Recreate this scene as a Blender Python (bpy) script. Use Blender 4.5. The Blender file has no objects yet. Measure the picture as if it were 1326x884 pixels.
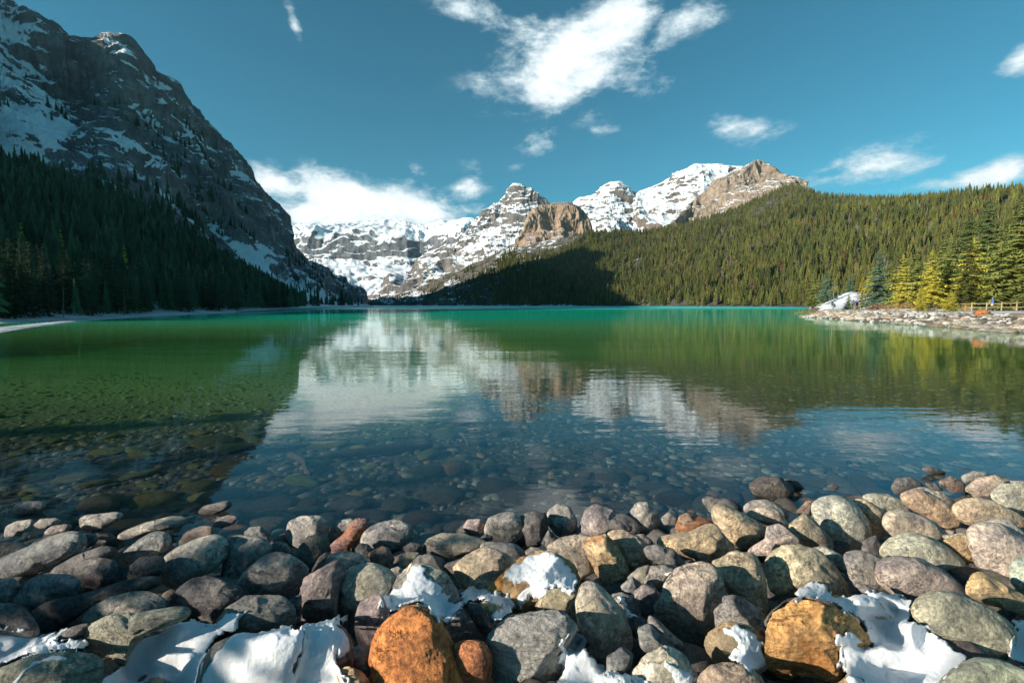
import bpy, bmesh, math, random
import numpy as np
from mathutils import Vector, Matrix
from mathutils.bvhtree import BVHTree
R = math.radians
rnd = random.Random(7)
nrs = np.random.RandomState(11)
scene = bpy.context.scene
col = scene.collection

# ------------------------------------------------------------------ camera
FPX, CX, CY, HORIZ, CAMH = 589.3, 663.0, 442.0, 394.5, 2.0
PITCH = math.atan((CY - HORIZ) / FPX)
cam_d = bpy.data.cameras.new("camera"); cam_d.lens = 16.0; cam_d.sensor_width = 36.0
cam_d.clip_start = 0.05; cam_d.clip_end = 20000
cam = bpy.data.objects.new("camera", cam_d); col.objects.link(cam)
cam.location = (0, 0, CAMH); cam.rotation_euler = (math.pi / 2 - PITCH, 0, 0)
scene.camera = cam

# ------------------------------------------------------------------ light
SUN_EL = 18.2
sx, sy = -0.92, -0.39
SUN_AZ = math.degrees(math.atan2(sx, sy))            # clockwise from +Y
to_sun = Vector((sx, sy, math.tan(R(SUN_EL)) * math.hypot(sx, sy))).normalized()
ld = bpy.data.lights.new("sun", 'SUN'); ld.energy = 5.0; ld.angle = R(0.5); ld.color = (1.0, 0.91, 0.78)
lo = bpy.data.objects.new("sun", ld); col.objects.link(lo)
lo.rotation_euler = to_sun.to_track_quat('Z', 'Y').to_euler()
scene.view_settings.view_transform = 'Standard'
scene.view_settings.look = 'None'
scene.view_settings.gamma = 1
scene.view_settings.exposure = 0.85
scene.cycles.max_bounces = 8
scene.cycles.transparent_max_bounces = 8
scene.cycles.caustics_reflective = False
scene.cycles.caustics_refractive = False
scene.cycles.sample_clamp_indirect = 4

# ------------------------------------------------------------------ node helper
class NT:
    def __init__(s, tree): s.t = tree; s.n = tree.nodes; s.l = tree.links
    def new(s, typ, **kw):
        n = s.n.new(typ)
        for k, v in kw.items(): setattr(n, k, v)
        return n
    def put(s, sock, v):
        if hasattr(v, 'is_output') or hasattr(v, 'links'): s.l.new(v, sock)
        elif isinstance(v, tuple) and len(v) == 3 and sock.type == 'RGBA': sock.default_value = (*v, 1)
        else: sock.default_value = v
    def m(s, op, a, b=None, c=None, clamp=False):
        n = s.new('ShaderNodeMath', operation=op, use_clamp=clamp)
        s.put(n.inputs[0], a)
        if b is not None: s.put(n.inputs[1], b)
        if c is not None: s.put(n.inputs[2], c)
        return n.outputs[0]
    def v(s, op, a, b=None):
        n = s.new('ShaderNodeVectorMath', operation=op); s.put(n.inputs[0], a)
        if b is not None: s.put(n.inputs[1], b)
        return n.outputs[0]
    def mix(s, f, a, b, blend='MIX'):
        n = s.new('ShaderNodeMix', data_type='RGBA', blend_type=blend)
        s.put(n.inputs[0], f); s.put(n.inputs[6], a); s.put(n.inputs[7], b)
        return n.outputs[2]
    def ramp(s, x, lo, hi, a=0.0, b=1.0, smooth=True):
        n = s.new('ShaderNodeMapRange', interpolation_type='SMOOTHSTEP' if smooth else 'LINEAR')
        s.put(n.inputs[0], x); s.put(n.inputs[1], lo); s.put(n.inputs[2], hi); s.put(n.inputs[3], a); s.put(n.inputs[4], b)
        return n.outputs[0]
    def noise(s, vec, scale, detail=5, rough=.55, dist=0, typ='FBM'):
        n = s.new('ShaderNodeTexNoise'); n.noise_type = typ
        s.put(n.inputs['Vector'], vec); n.inputs['Scale'].default_value = scale
        n.inputs['Detail'].default_value = detail; n.inputs['Roughness'].default_value = rough
        n.inputs['Distortion'].default_value = dist
        return n.outputs[0]
    def bump(s, h, strength, dist, nrm=None):
        n = s.new('ShaderNodeBump'); s.put(n.inputs['Height'], h); n.inputs['Strength'].default_value = strength
        n.inputs['Distance'].default_value = dist
        if nrm is not None: s.put(n.inputs['Normal'], nrm)
        return n.outputs[0]
    def sep(s, v):
        n = s.new('ShaderNodeSeparateXYZ'); s.put(n.inputs[0], v); return n.outputs
    def comb(s, x, y, z):
        n = s.new('ShaderNodeCombineXYZ'); s.put(n.inputs[0], x); s.put(n.inputs[1], y); s.put(n.inputs[2], z); return n.outputs[0]

def new_mat(name):
    m = bpy.data.materials.new(name); m.use_nodes = True
    m.node_tree.nodes.clear(); nt = NT(m.node_tree)
    out = nt.new('ShaderNodeOutputMaterial')
    return m, nt, out
def princ(nt, out, color, rough=.8, normal=None, spec=.3, **kw):
    b = nt.new('ShaderNodeBsdfPrincipled')
    nt.put(b.inputs['Base Color'], color); nt.put(b.inputs['Roughness'], rough)
    b.inputs['Specular IOR Level'].default_value = spec
    if normal is not None: nt.put(b.inputs['Normal'], normal)
    nt.l.new(b.outputs[0], out.inputs['Surface'])
    return b

# ------------------------------------------------------------------ projection helpers
def ray(px, py):
    a = (px - CX) / FPX; b = (CY - py) / FPX
    c, s_ = math.cos(PITCH), math.sin(PITCH)
    return Vector((a, c + b * s_, -s_ + b * c))
def at(px, py, Y):
    d = ray(px, py); t = Y / d.y
    return Vector((d.x * t, Y, CAMH + d.z * t))
def gnd(px, py, z=0.0):
    d = ray(px, py); t = (z - CAMH) / d.z
    return Vector((d.x * t, d.y * t, z))
def proj(P):
    P = np.asarray(P, float); c, s_ = math.cos(PITCH), math.sin(PITCH)
    dz = P[..., 2] - CAMH
    zc = P[..., 1] * c - dz * s_
    up = P[..., 1] * s_ + dz * c
    zc = np.where(np.abs(zc) < 1e-6, 1e-6, zc)
    return CX + FPX * P[..., 0] / zc, CY - FPX * up / zc, zc

# ------------------------------------------------------------------ world / sky
w = bpy.data.worlds.new("World"); scene.world = w; w.use_nodes = True
w.node_tree.nodes.clear(); nt = NT(w.node_tree)
wo = nt.new('ShaderNodeOutputWorld'); bg = nt.new('ShaderNodeBackground')
sky = nt.new('ShaderNodeTexSky'); sky.sky_type = 'NISHITA'; sky.sun_disc = False
sky.sun_elevation = R(SUN_EL); sky.sun_rotation = R(SUN_AZ % 360); sky.altitude = 1700
sky.air_density = 1.0; sky.dust_density = 0.3; sky.ozone_density = 1.0
tc = nt.new('ShaderNodeTexCoord').outputs['Generated']
dirn = nt.v('NORMALIZE', tc)
X, Y, Z = nt.sep(dirn)
az = nt.m('ARCTAN2', X, Y); el = nt.m('ARCSINE', Z)
CLOUDS = [  # px, py, rx, ry, tilt(deg, + = down to the right), weight
    (735, 80, 88, 44, -18, 1.1), (705, 115, 62, 30, 12, 1.0), (800, 36, 66, 44, -30, 1.0), (880, 30, 56, 26, -28, .95), (835, 112, 60, 22, 10, .62),
    (690, 60, 60, 28, 0, .8), (610, 12, 46, 18, 8, .62), (695, 190, 30, 16, -25, .66), (670, 215, 14, 8, 0, .62), (381, 30, 7, 20, -18, .66), (955, 168, 58, 15, 14, .72), (785, 172, 22, 9, 0, .55),
    (352, 232, 42, 20, 12, .92), (352, 236, 44, 18, 14, 1.15), (470, 262, 84, 30, 8, 1.45), (415, 280, 76, 20, 2, 1.35), (540, 272, 50, 20, 12, 1.25), (560, 285, 60, 16, 8, .95), (330, 250, 30, 30, 0, .8), (606, 242, 20, 24, 25, .8), (612, 268, 22, 11, 0, .6),
    (1140, 214, 78, 20, -3, .95), (1095, 232, 70, 13, 0, .8), (1285, 228, 72, 15, -3, .92), (1210, 240, 60, 9, 0, .7), (1322, 78, 24, 20, -20, .82), (540, 218, 12, 8, 10, .55),
    (1750, 150, 260, 60, -5, .9), (-500, 120, 200, 60, 5, .9), (120, -300, 200, 50, 0, .8), (1200, -350, 260, 90, 10, .9)]
dens = None
for (px, py, rx, ry, tl, wt) in CLOUDS:
    d = ray(px, py).normalized(); a0 = math.atan2(d.x, d.y); e0 = math.asin(d.z)
    d2 = ray(px + 4, py).normalized(); d3 = ray(px, py + 4).normalized()
    ka = abs(math.atan2(d2.x, d2.y) - a0) / 4; ke = abs(math.asin(d3.z) - e0) / 4
    da = nt.m('SUBTRACT', az, a0); de = nt.m('SUBTRACT', e0, el)
    da = nt.m('DIVIDE', da, ka * 1.18); de = nt.m('DIVIDE', de, ke * 1.22)
    ct, st = math.cos(R(tl)), math.sin(R(tl))
    u = nt.m('ADD', nt.m('MULTIPLY', da, ct / rx), nt.m('MULTIPLY', de, st / rx))
    v = nt.m('ADD', nt.m('MULTIPLY', da, -st / ry), nt.m('MULTIPLY', de, ct / ry))
    q = nt.m('ADD', nt.m('MULTIPLY', u, u), nt.m('MULTIPLY', v, v))
    g = nt.m('MULTIPLY', nt.m('EXPONENT', nt.m('MULTIPLY', q, -0.9)), wt)
    dens = g if dens is None else nt.m('MAXIMUM', dens, g)
stretch = nt.v('MULTIPLY', dirn, (1.0, 1.0, 2.1))
n1 = nt.noise(stretch, 8.5, 13, .66, .25)
n2 = nt.noise(nt.v('ADD', stretch, (3.1, 1.7, .4)), 30, 10, .68, .1)
nn = nt.m('ADD', nt.m('MULTIPLY', n1, 2.3), nt.m('MULTIPLY', n2, .8))
tot = nt.m('ADD', dens, nt.m('SUBTRACT', nn, 1.58))
mask = nt.ramp(tot, .24, .98)
mask = nt.m('MULTIPLY', mask, nt.ramp(dens, .05, .35))
mask = nt.m('MULTIPLY', mask, .97)
shade = nt.ramp(tot, .55, 1.3)
graysky = nt.mix(1.0, sky.outputs[0], (.27, 1.07, 1.09), 'MULTIPLY')
hsv = nt.new('ShaderNodeHueSaturation'); hsv.inputs['Saturation'].default_value = 1.0; hsv.inputs['Value'].default_value = .455
nt.put(hsv.inputs['Color'], graysky)
cloudc = nt.mix(shade, (3.0, 3.7, 4.0), (5.3, 5.45, 5.55))
skyc = nt.mix(mask, hsv.outputs[0], cloudc)
nt.l.new(skyc, bg.inputs['Color']); bg.inputs['Strength'].default_value = 0.125
nt.l.new(bg.outputs[0], wo.inputs['Surface'])

# ------------------------------------------------------------------ numpy noise
def _hash(i, j, k, seed):
    h = (i * 374761393 + j * 668265263 + k * 2147483647 + seed * 1274126177) & 0xffffffff
    h = ((h ^ (h >> 13)) * 1274126177) & 0xffffffff
    h = ((h ^ (h >> 16)) * 2246822519) & 0xffffffff
    return ((h ^ (h >> 15)) & 0xffffff) / float(0xffffff)
def vnoise(P, seed=0):
    P = np.asarray(P, float); I = np.floor(P).astype(np.int64); F = P - I
    F = F * F * F * (F * (F * 6 - 15) + 10)
    r = 0
    for a in (0, 1):
        wa = F[..., 0] if a else 1 - F[..., 0]
        for b in (0, 1):
            wb = F[..., 1] if b else 1 - F[..., 1]
            for c in (0, 1):
                wc = F[..., 2] if c else 1 - F[..., 2]
                r = r + wa * wb * wc * _hash(I[..., 0] + a, I[..., 1] + b, I[..., 2] + c, seed)
    return r * 2 - 1
def fbm(P, oct=4, gain=.5, seed=0, ridged=False):
    P = np.asarray(P, float); s = 0; a = 1; t = 0
    for o in range(oct):
        n = vnoise(P * (2.03 ** o) + o * 17.3, seed + o)
        if ridged: n = 1 - 2 * np.abs(n)
        s = s + a * n; t += a; a *= gain
    return s / t
def sst(x, a, b):
    t = np.clip((x - a) / (b - a), 0, 1); return t * t * (3 - 2 * t)

def poly_sd(px_, py_, L):
    x = px_.ravel(); y = py_.ravel(); ins = np.zeros(x.shape, bool); dmin = np.full(x.shape, 1e9)
    n = len(L)
    for i in range(n):
        x1, y1 = L[i]; x2, y2 = L[(i + 1) % n]
        dx, dy = x2 - x1, y2 - y1; t = np.clip(((x - x1) * dx + (y - y1) * dy) / (dx * dx + dy * dy + 1e-12), 0, 1)
        dmin = np.minimum(dmin, np.hypot(x - x1 - t * dx, y - y1 - t * dy))
        if y1 != y2:
            c = ((y1 > y) != (y2 > y)) & (x < (x2 - x1) * (y - y1) / (y2 - y1) + x1); ins ^= c
    return np.where(ins, dmin, -dmin).reshape(px_.shape)

# ------------------------------------------------------------------ object helpers
def tag(o, label=None, cat=None, group=None, kind=None):
    if label: o['label'] = label
    if cat: o['category'] = cat
    if group: o['group'] = group
    if kind: o['kind'] = kind
    return o
def mesh_np(name, V, F, smooth=True):
    """V (n,3), F (m,k) one polygon size"""
    me = bpy.data.meshes.new(name); V = np.asarray(V, np.float32); F = np.asarray(F, np.int32)
    n, m, k = len(V), len(F), F.shape[1]
    me.vertices.add(n); me.vertices.foreach_set('co', V.ravel())
    me.loops.add(m * k); me.loops.foreach_set('vertex_index', F.ravel())
    me.polygons.add(m); me.polygons.foreach_set('loop_start', np.arange(0, m * k, k, dtype=np.int32))
    me.polygons.foreach_set('use_smooth', np.full(m, smooth, dtype=bool))
    me.update(calc_edges=True)
    return me
def link(name, me, mat=None, parent=None):
    o = bpy.data.objects.new(name, me); col.objects.link(o)
    if mat is not None and len(me.materials) == 0:
        for q in (mat if isinstance(mat, (list, tuple)) else [mat]): me.materials.append(q)
    if parent is not None: o.parent = parent
    return o
def empty(name, loc, label, cat, group=None):
    o = bpy.data.objects.new(name, None); col.objects.link(o); o.location = loc
    o.empty_display_size = .2
    return tag(o, label, cat, group)
def grid_faces(nv, nu):
    i = np.arange(nv - 1)[:, None] * nu + np.arange(nu - 1)[None, :]
    return np.stack([i, i + 1, i + nu + 1, i + nu], -1).reshape(-1, 4)

# ------------------------------------------------------------------ materials
def mountain_mat(name, rockA, rockB, snow_thr, soft=.12, snow_noise=.6, hs=None, strata=.04, bumpd=6, tscale=1.0, snow=(.78, .82, .86), scrub=None, low=False, xs=None):
    m, nt, out = new_mat(name)
    geo = nt.new('ShaderNodeNewGeometry'); P = geo.outputs['Position']; N = geo.outputs['Normal']
    nz = nt.sep(N)[2]; z = nt.sep(P)[2]
    big = nt.noise(P, .006 * tscale, 8, .62, .4); fine = nt.noise(P, .05 * tscale, 10, .7, .3)
    st = nt.v('MULTIPLY', P, (.012 * tscale, .012 * tscale, strata * 3.2))
    band = nt.noise(st, 1.0, 6, .6, .3)
    rock = nt.mix(nt.ramp(band, .35, .65), rockA, rockB)
    rock = nt.mix(nt.ramp(fine, .3, .75, 0, .75), rock, tuple(c * .38 for c in rockA))
    stk = nt.noise(nt.v('MULTIPLY', P, (.075 * tscale, .075 * tscale, .014 * tscale)), 1.0, 9, .7, .6)
    rock = nt.mix(nt.m('MULTIPLY', nt.ramp(stk, .40, .62), .62), rock, tuple(c * .42 for c in rockA))
    if scrub:
        rock = nt.mix(nt.ramp(nt.noise(P, .03 * tscale, 7, .65), .48, .56), rock, scrub)
    sc = nt.m('ADD', nz, nt.m('MULTIPLY', nt.m('SUBTRACT', big, .5), snow_noise))
    sc = nt.m('ADD', sc, nt.m('MULTIPLY', nt.m('SUBTRACT', fine, .5), snow_noise * 1.5))
    sc = nt.m('ADD', sc, nt.m('MULTIPLY', nt.m('SUBTRACT', band, .5), snow_noise * .9))
    if xs: sc = nt.m('ADD', sc, nt.ramp(nt.sep(P)[0], xs[0], xs[1], xs[2], 0))
    if hs: sc = nt.m('ADD', sc, nt.ramp(z, hs[0], hs[1], hs[2], hs[3], False))
    if low:
        at_ = nt.new('ShaderNodeAttribute'); at_.attribute_name = 'SnowBias'; sc = nt.m('ADD', sc, at_.outputs['Fac']); sc = nt.m('ADD', sc, nt.ramp(nt.m('ADD', z, nt.m('MULTIPLY', fine, 1.5)), 1.2, 3.0, .6, 0))
    s = nt.ramp(sc, snow_thr, snow_thr + soft)
    c = nt.mix(s, rock, snow)
    h = nt.m('ADD', nt.noise(P, .03 * tscale, 12, .68, .2), nt.m('MULTIPLY', band, .8))
    h = nt.m('SUBTRACT', h, nt.m('MULTIPLY', stk, 1.1)); h = nt.m('MULTIPLY', h, nt.ramp(s, 0, 1, 1, .35))
    b = nt.bump(h, 1.0, bumpd * 1.4)
    princ(nt, out, c, .85, b, .2)
    return m

def attr_mat(name, rough=.7, spec=.15, sub=0, tscale=1.0, trans=.0):
    """foliage: colour from the per tree attribute 'Col' or the object's own colour"""
    m, nt, out = new_mat(name)
    a = nt.new('ShaderNodeAttribute'); a.attribute_name = 'Col'
    geo = nt.new('ShaderNodeNewGeometry')
    n = nt.noise(geo.outputs['Position'], .9 * tscale, 3, .6)
    c = nt.mix(1, a.outputs['Color'], nt.mix(n, (.55, .55, .55), (1.45, 1.45, 1.4)), 'MULTIPLY')
    d = nt.new('ShaderNodeBsdfDiffuse'); t = nt.new('ShaderNodeBsdfTranslucent'); mx = nt.new('ShaderNodeMixShader')
    nt.put(d.inputs[0], c); nt.put(t.inputs[0], c); mx.inputs[0].default_value = .22
    nt.l.new(d.outputs[0], mx.inputs[1]); nt.l.new(t.outputs[0], mx.inputs[2]); nt.l.new(mx.outputs[0], out.inputs[0])
    return m
FOREST = attr_mat('conifer_needles', tscale=.3)
def foliage_obj_mat():
    m, nt, out = new_mat('needles_near')
    oi = nt.new('ShaderNodeObjectInfo'); tcn = nt.new('ShaderNodeTexCoord')
    n = nt.noise(tcn.outputs['Object'], 1.6, 4, .65)
    n2 = nt.noise(tcn.outputs['Object'], 9, 3, .6)
    c = nt.mix(1, oi.outputs['Color'], nt.mix(nt.ramp(n, .3, .7), (.5, .55, .6), (1.5, 1.45, 1.2)), 'MULTIPLY')
    c = nt.mix(1, c, nt.mix(n2, (.6, .6, .6), (1.4, 1.4, 1.4)), 'MULTIPLY')
    d = nt.new('ShaderNodeBsdfDiffuse'); t = nt.new('ShaderNodeBsdfTranslucent'); mx = nt.new('ShaderNodeMixShader')
    nt.put(d.inputs[0], c); nt.put(t.inputs[0], c); mx.inputs[0].default_value = .25
    nt.l.new(d.outputs[0], mx.inputs[1]); nt.l.new(t.outputs[0], mx.inputs[2]); nt.l.new(mx.outputs[0], out.inputs[0])
    return m
NEEDLE = foliage_obj_mat()
def simple_mat(name, c, rough=.8, nscale=8, var=.35, bump=.01, coord='Object'):
    m, nt, out = new_mat(name)
    tcn = nt.new('ShaderNodeTexCoord'); n = nt.noise(tcn.outputs[coord], nscale, 6, .6)
    cc = nt.mix(n, tuple(x * (1 - var) for x in c), tuple(min(1, x * (1 + var)) for x in c))
    princ(nt, out, cc, rough, nt.bump(n, .6, bump), .2)
    return m
BARK = simple_mat('bark', (.13, .085, .06), .9, 5, .5, .03)
BARK_O = simple_mat('orange_bark', (.30, .16, .08), .9, 5, .4, .03)
DEADWOOD = simple_mat('dead_wood', (.20, .18, .16), .9, 6, .4, .02)
FENCEW = simple_mat('fence_wood', (.42, .33, .19), .85, 3, .3, .01)

def rock_mat(name, patch=None, patch_amt=.5, sx=1.0, speck=.5, vein=.3, rough=.78, wetz=True):
    """stone: object colour + own mottling, lichen specks, veins; darker and glossier where wet close to the water level"""
    m, nt, out = new_mat(name)
    oi = nt.new('ShaderNodeObjectInfo'); tcn = nt.new('ShaderNodeTexCoord')
    off = nt.m('MULTIPLY', oi.outputs['Random'], 57.0)
    P = nt.v('ADD', tcn.outputs['Object'], nt.comb(off, nt.m('MULTIPLY', off, .7), nt.m('MULTIPLY', off, 1.3)))
    big = nt.noise(P, 5 * sx, 5, .6, .6); mid = nt.noise(P, 24 * sx, 8, .74, .1); fin = nt.noise(P, 110 * sx, 5, .75)
    lay = nt.noise(nt.v('MULTIPLY', P, (3.5, 5.0, 26.0)), 1.0 * sx, 5, .6, .8)
    base = oi.outputs['Color']
    c = nt.mix(1, base, nt.mix(nt.ramp(big, .3, .7), (.55, .55, .60), (1.42, 1.36, 1.24)), 'MULTIPLY')
    c = nt.mix(1, c, nt.mix(nt.ramp(mid, .3, .7), (.42, .42, .46), (1.62, 1.56, 1.46)), 'MULTIPLY')
    c = nt.mix(nt.m('MULTIPLY', nt.ramp(lay, .35, .7), vein), c, nt.mix(1, base, (1.5, 1.4, 1.2), 'MULTIPLY'))
    grn = nt.noise(P, 58 * sx, 6, .8); c = nt.mix(1, c, nt.mix(nt.ramp(grn, .32, .68), (.55, .55, .57), (1.45, 1.43, 1.4)), 'MULTIPLY')
    c = nt.mix(nt.ramp(fin, .56, .70, 0, speck), c, nt.mix(1, c, (1.9, 1.9, 1.85), 'MULTIPLY'))
    c = nt.mix(nt.ramp(fin, .44, .32, 0, speck), c, nt.mix(1, c, (.35, .35, .38), 'MULTIPLY'))
    # thin dark cracks and pale veins
    cr = nt.noise(P, 3.2 * sx, 6, .6, 1.6)
    crk = nt.ramp(nt.m('ABSOLUTE', nt.m('SUBTRACT', cr, .5)), .0, .012, 1, 0)
    crk = nt.m('MULTIPLY', crk, nt.ramp(big, .45, .6))
    c = nt.mix(nt.m('MULTIPLY', crk, .65), c, nt.mix(1, c, (.3, .28, .26), 'MULTIPLY'))
    if patch:
        pn = nt.noise(nt.v('ADD', P, (4.2, 8.1, 1.3)), 4.2 * sx, 7, .62, .8)
        c = nt.mix(nt.m('MULTIPLY', nt.ramp(pn, .50, .62), patch_amt), c, patch)
    geo = nt.new('ShaderNodeNewGeometry'); z = nt.sep(geo.outputs['Position'])[2]
    wet = nt.ramp(nt.m('ADD', z, nt.m('MULTIPLY', nt.m('SUBTRACT', mid, .5), .05)), .035, .075, 1, 0)
    c = nt.mix(wet, c, nt.mix(1, c, (.5, .48, .46), 'MULTIPLY'))
    rg = nt.m('SUBTRACT', rough, nt.m('MULTIPLY', wet, .5))
    h = nt.m('ADD', nt.m('MULTIPLY', mid, .42), nt.m('ADD', nt.m('MULTIPLY', fin, .22), nt.m('MULTIPLY', grn, .36)))
    h = nt.m('ADD', h, nt.m('MULTIPLY', lay, vein * 1.6)); h = nt.m('SUBTRACT', h, nt.m('MULTIPLY', crk, .35))
    princ(nt, out, c, rg, nt.bump(h, 1.0, .036 / sx), .3)
    return m
M_ROCK = {
    'plain': rock_mat('stone_plain', (.33, .31, .28), .35, speck=.6, vein=.12),
    'layered': rock_mat('stone_layered', (.30, .29, .20), .35, speck=.35, vein=.9),
    'lichen': rock_mat('stone_lichen', (.37, .33, .22), .5, speck=.6, vein=.12),
    'rust': rock_mat('stone_rusty', (.40, .13, .03), .55, speck=.3, vein=.5),
    'smooth': rock_mat('stone_smooth', (.38, .36, .28), .3, speck=.4, vein=.08, rough=.7),
    'orange': rock_mat('stone_orange', (.32, .10, .035), .5, speck=.3, vein=.15, rough=.68),
}
M_SUB = rock_mat('stone_under_water', (.26, .24, .12), .35, speck=.3, vein=.2)
M_FAR = rock_mat('stone_far_shore', (.35, .30, .22), .4, sx=.12, speck=.4, vein=.4)

def snow_mat():
    m, nt, out = new_mat('snow')
    P = nt.new('ShaderNodeTexCoord').outputs['Object']
    n = nt.noise(P, 9, 6, .6); f = nt.noise(P, 190, 5, .8); g = nt.noise(P, 42, 7, .75)
    c = nt.mix(nt.ramp(n, .3, .7), (.80, .84, .88), (.86, .88, .90))
    dirt = nt.ramp(nt.noise(P, 70, 6, .8), .64, .74, 0, .6)
    c = nt.mix(dirt, c, (.35, .30, .24))
    h = nt.m('ADD', nt.m('MULTIPLY', f, .5), nt.m('ADD', g, nt.m('MULTIPLY', n, .8)))
    b = princ(nt, out, c, .6, nt.bump(h, .55, .02), .25)
    b.inputs['Subsurface Weight'].default_value = .25
    b.inputs['Subsurface Radius'].default_value = (.02, .03, .05); b.inputs['Subsurface Scale'].default_value = 1.0
    return m
SNOW = snow_mat()

# ------------------------------------------------------------------ terrain lofting
def catmull(C, n):
    """C (k,...) control rows -> n samples through them, Catmull-Rom"""
    k = len(C); t = np.linspace(0, k - 1, n); i = np.minimum(t.astype(int), k - 2); f = (t - i)[:, None, None]
    p0 = C[np.maximum(i - 1, 0)]; p1 = C[i]; p2 = C[i + 1]; p3 = C[np.minimum(i + 2, k - 1)]
    cr = .5 * ((2 * p1) + (-p0 + p2) * f + (2 * p0 - 5 * p1 + 4 * p2 - p3) * f ** 2 + (-p0 + 3 * p1 - 3 * p2 + p3) * f ** 3)
    ln = p1 * (1 - f) + p2 * f
    return cr * .5 + ln * .5
def loft(rows, nv, nu):
    C = np.array([[list(p) for p in r] for r in rows], float)      # rows x cols x 3
    A = catmull(C, nv); A = catmull(np.swapaxes(A, 0, 1), nu)
    return np.swapaxes(A, 0, 1)
def relief(G, amp, lam, terr=0, terr_l=20, seed=0, edge=None, jag=0, aniso=(1, 1, 1), oct=6, lat=None):
    """rock relief: ridged noise pushed along the local outward direction plus terraces of bedded rock"""
    du = np.gradient(G, axis=1); dv = np.gradient(G, axis=0)
    N = np.cross(du, dv); N /= (np.linalg.norm(N, axis=-1, keepdims=True) + 1e-9)
    flip = np.sign(N[..., 2:3]); flip[flip == 0] = 1; N = N * flip
    P = G * np.array(aniso) / lam
    wrp = np.stack([fbm(P * .7 + 5, 3, seed=seed + 31), fbm(P * .7 + 9, 3, seed=seed + 47), P[..., 0] * 0], -1) * .5
    r = fbm(P + wrp, oct, .55, seed, True)
    e = 1.0 if edge is None else edge[..., None]
    H = G + N * (r * amp)[..., None] * e
    if terr:
        s = (H[..., 2] + fbm(G / (terr_l * 5), 4, .6, seed=seed + 5) * terr_l * 2.2) / terr_l; terr = terr * (.35 + 1.1 * sst(fbm(G / (terr_l * 4) + 9, 3, seed=seed + 15), -.25, .3))
        f = s - np.floor(s); q = np.floor(s) + sst(f, .25, .95)
        H[..., 2] += (q - s) * terr_l * terr * (1.0 if edge is None else edge)
    if jag:
        H[..., 2] += fbm(G / lam * 3.1 + 40, 5, .6, seed + 9) * jag
    return H
def add_grid(name, G, mat, label):
    nv, nu = G.shape[:2]
    me = mesh_np(name, G.reshape(-1, 3), grid_faces(nv, nu))
    o = link(name, me, mat); tag(o, label, None, None, 'structure')
    return o
def back_rows(ridge, dx, dy, drops):
    out = []
    for k, dz in drops: out.append([Vector((p[0] + dx * k, p[1] + dy * k, p[2] * dz - 3)) for p in ridge])
    return out
def edge_fade(nv, nu, v0, v1):
    v = np.linspace(0, 1, nv)[:, None] * np.ones(nu)[None]
    return sst(v, v0, v1)

# left mountain: columns follow the skyline ; rows run back foot > ridge > ... > shore > lake floor
W_ = lambda x, y, z: Vector((x, y, z))
KL = lambda q, y: y * float(np.interp(q, [160, 480], [.80, 1.0]))
Lr = [W_(-400, -200, 20), W_(-440, -60, 130), W_(-500, 150, 210), W_(-590, 380, 285), at(-30, -25, KL(-30, 790)), at(0, 0, KL(0, 800)), at(47, 28, KL(47, 815)), at(90, 57, KL(90, 820)), at(124, 58, KL(124, 810)), at(138, 50, KL(138, 800)), at(157, 55, KL(157, 805)),
      at(181, 88, KL(181, 825)), at(209, 107, KL(209, 850)), at(238, 138, KL(238, 880)), at(266, 166, KL(266, 910)), at(295, 195, KL(295, 950)), at(323, 233, KL(323, 1000)), at(352, 266, KL(352, 1080)), at(361, 290, KL(361, 1120)), at(380, 323, KL(380, 1200)), at(409, 348, KL(409, 1300)), at(450, 370, KL(450, 1450)), at(480, 396, KL(480, 1600))]
Lpx = [0, 0, 0, 0, -30, 0, 47, 90, 124, 138, 157, 181, 209, 238, 266, 295, 323, 352, 361, 380, 409, 450, 480]
Lf_py = np.interp(Lpx, [-30, 0, 48, 95, 143, 200, 266, 333, 375, 400, 480], [222, 222, 226, 247, 250, 282, 325, 362, 388, 393, 396.5])
Lf_y = np.interp(Lpx, [-30, 0, 48, 95, 143, 200, 266, 333, 375, 480], [320, 330, 335, 350, 370, 410, 470, 520, 560, 1000])
Lb_py = np.interp(Lpx, [-30, 0, 60, 100, 145, 200, 260, 320, 350, 400, 480], [413, 412, 410, 408.5, 406.5, 405, 403.2, 401.7, 400.8, 398.5, 396.6])
Ls_py = np.interp(Lpx, [-30, 0, 60, 100, 145, 200, 260, 320, 350, 400, 480], [434, 431, 421, 416, 412.5, 409, 406, 403.3, 402, 399.3, 397])
rowF = [W_(-190, -140, 8), W_(-210, 0, 30), W_(-240, 120, 60), W_(-290, 235, 88)]
rowB = [W_(-75, -75, 1), W_(-62, -10, 1), W_(-62, 28, .8), W_(-62, 45, .6)]
rowS = [W_(-60, -70, 0), W_(-48, -8, 0), W_(-42, 16, 0), W_(-38, 26, 0)]
for i in range(4, len(Lr)):
    rowF.append(at(Lpx[i], Lf_py[i], Lf_y[i])); rowB.append(gnd(Lpx[i], Lb_py[i], .35)); rowS.append(gnd(Lpx[i], Ls_py[i], 0.0))
def lerp(a, b, t, ty=None):
    ty = t if ty is None else ty
    return Vector((a[0] + (b[0] - a[0]) * ty, a[1] + (b[1] - a[1]) * ty, a[2] + (b[2] - a[2]) * t))
rowM1 = [lerp(r, f, .38, .26) for r, f in zip(Lr, rowF)]
rowM2 = [lerp(r, f, .72, .58) for r, f in zip(Lr, rowF)]
rowM3 = [lerp(f, b, .45, .40) for f, b in zip(rowF, rowB)]
rowM4 = [lerp(f, b, .90, .82) for f, b in zip(rowF, rowB)]
rowU = [Vector((s.x * .985 + (2.5 if i > 2 else 5), s.y * .99, -3.0)) for i, s in enumerate(rowS)]
Lback = back_rows(Lr, -1, .35, [(420, .0), (160, .62)])
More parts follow.
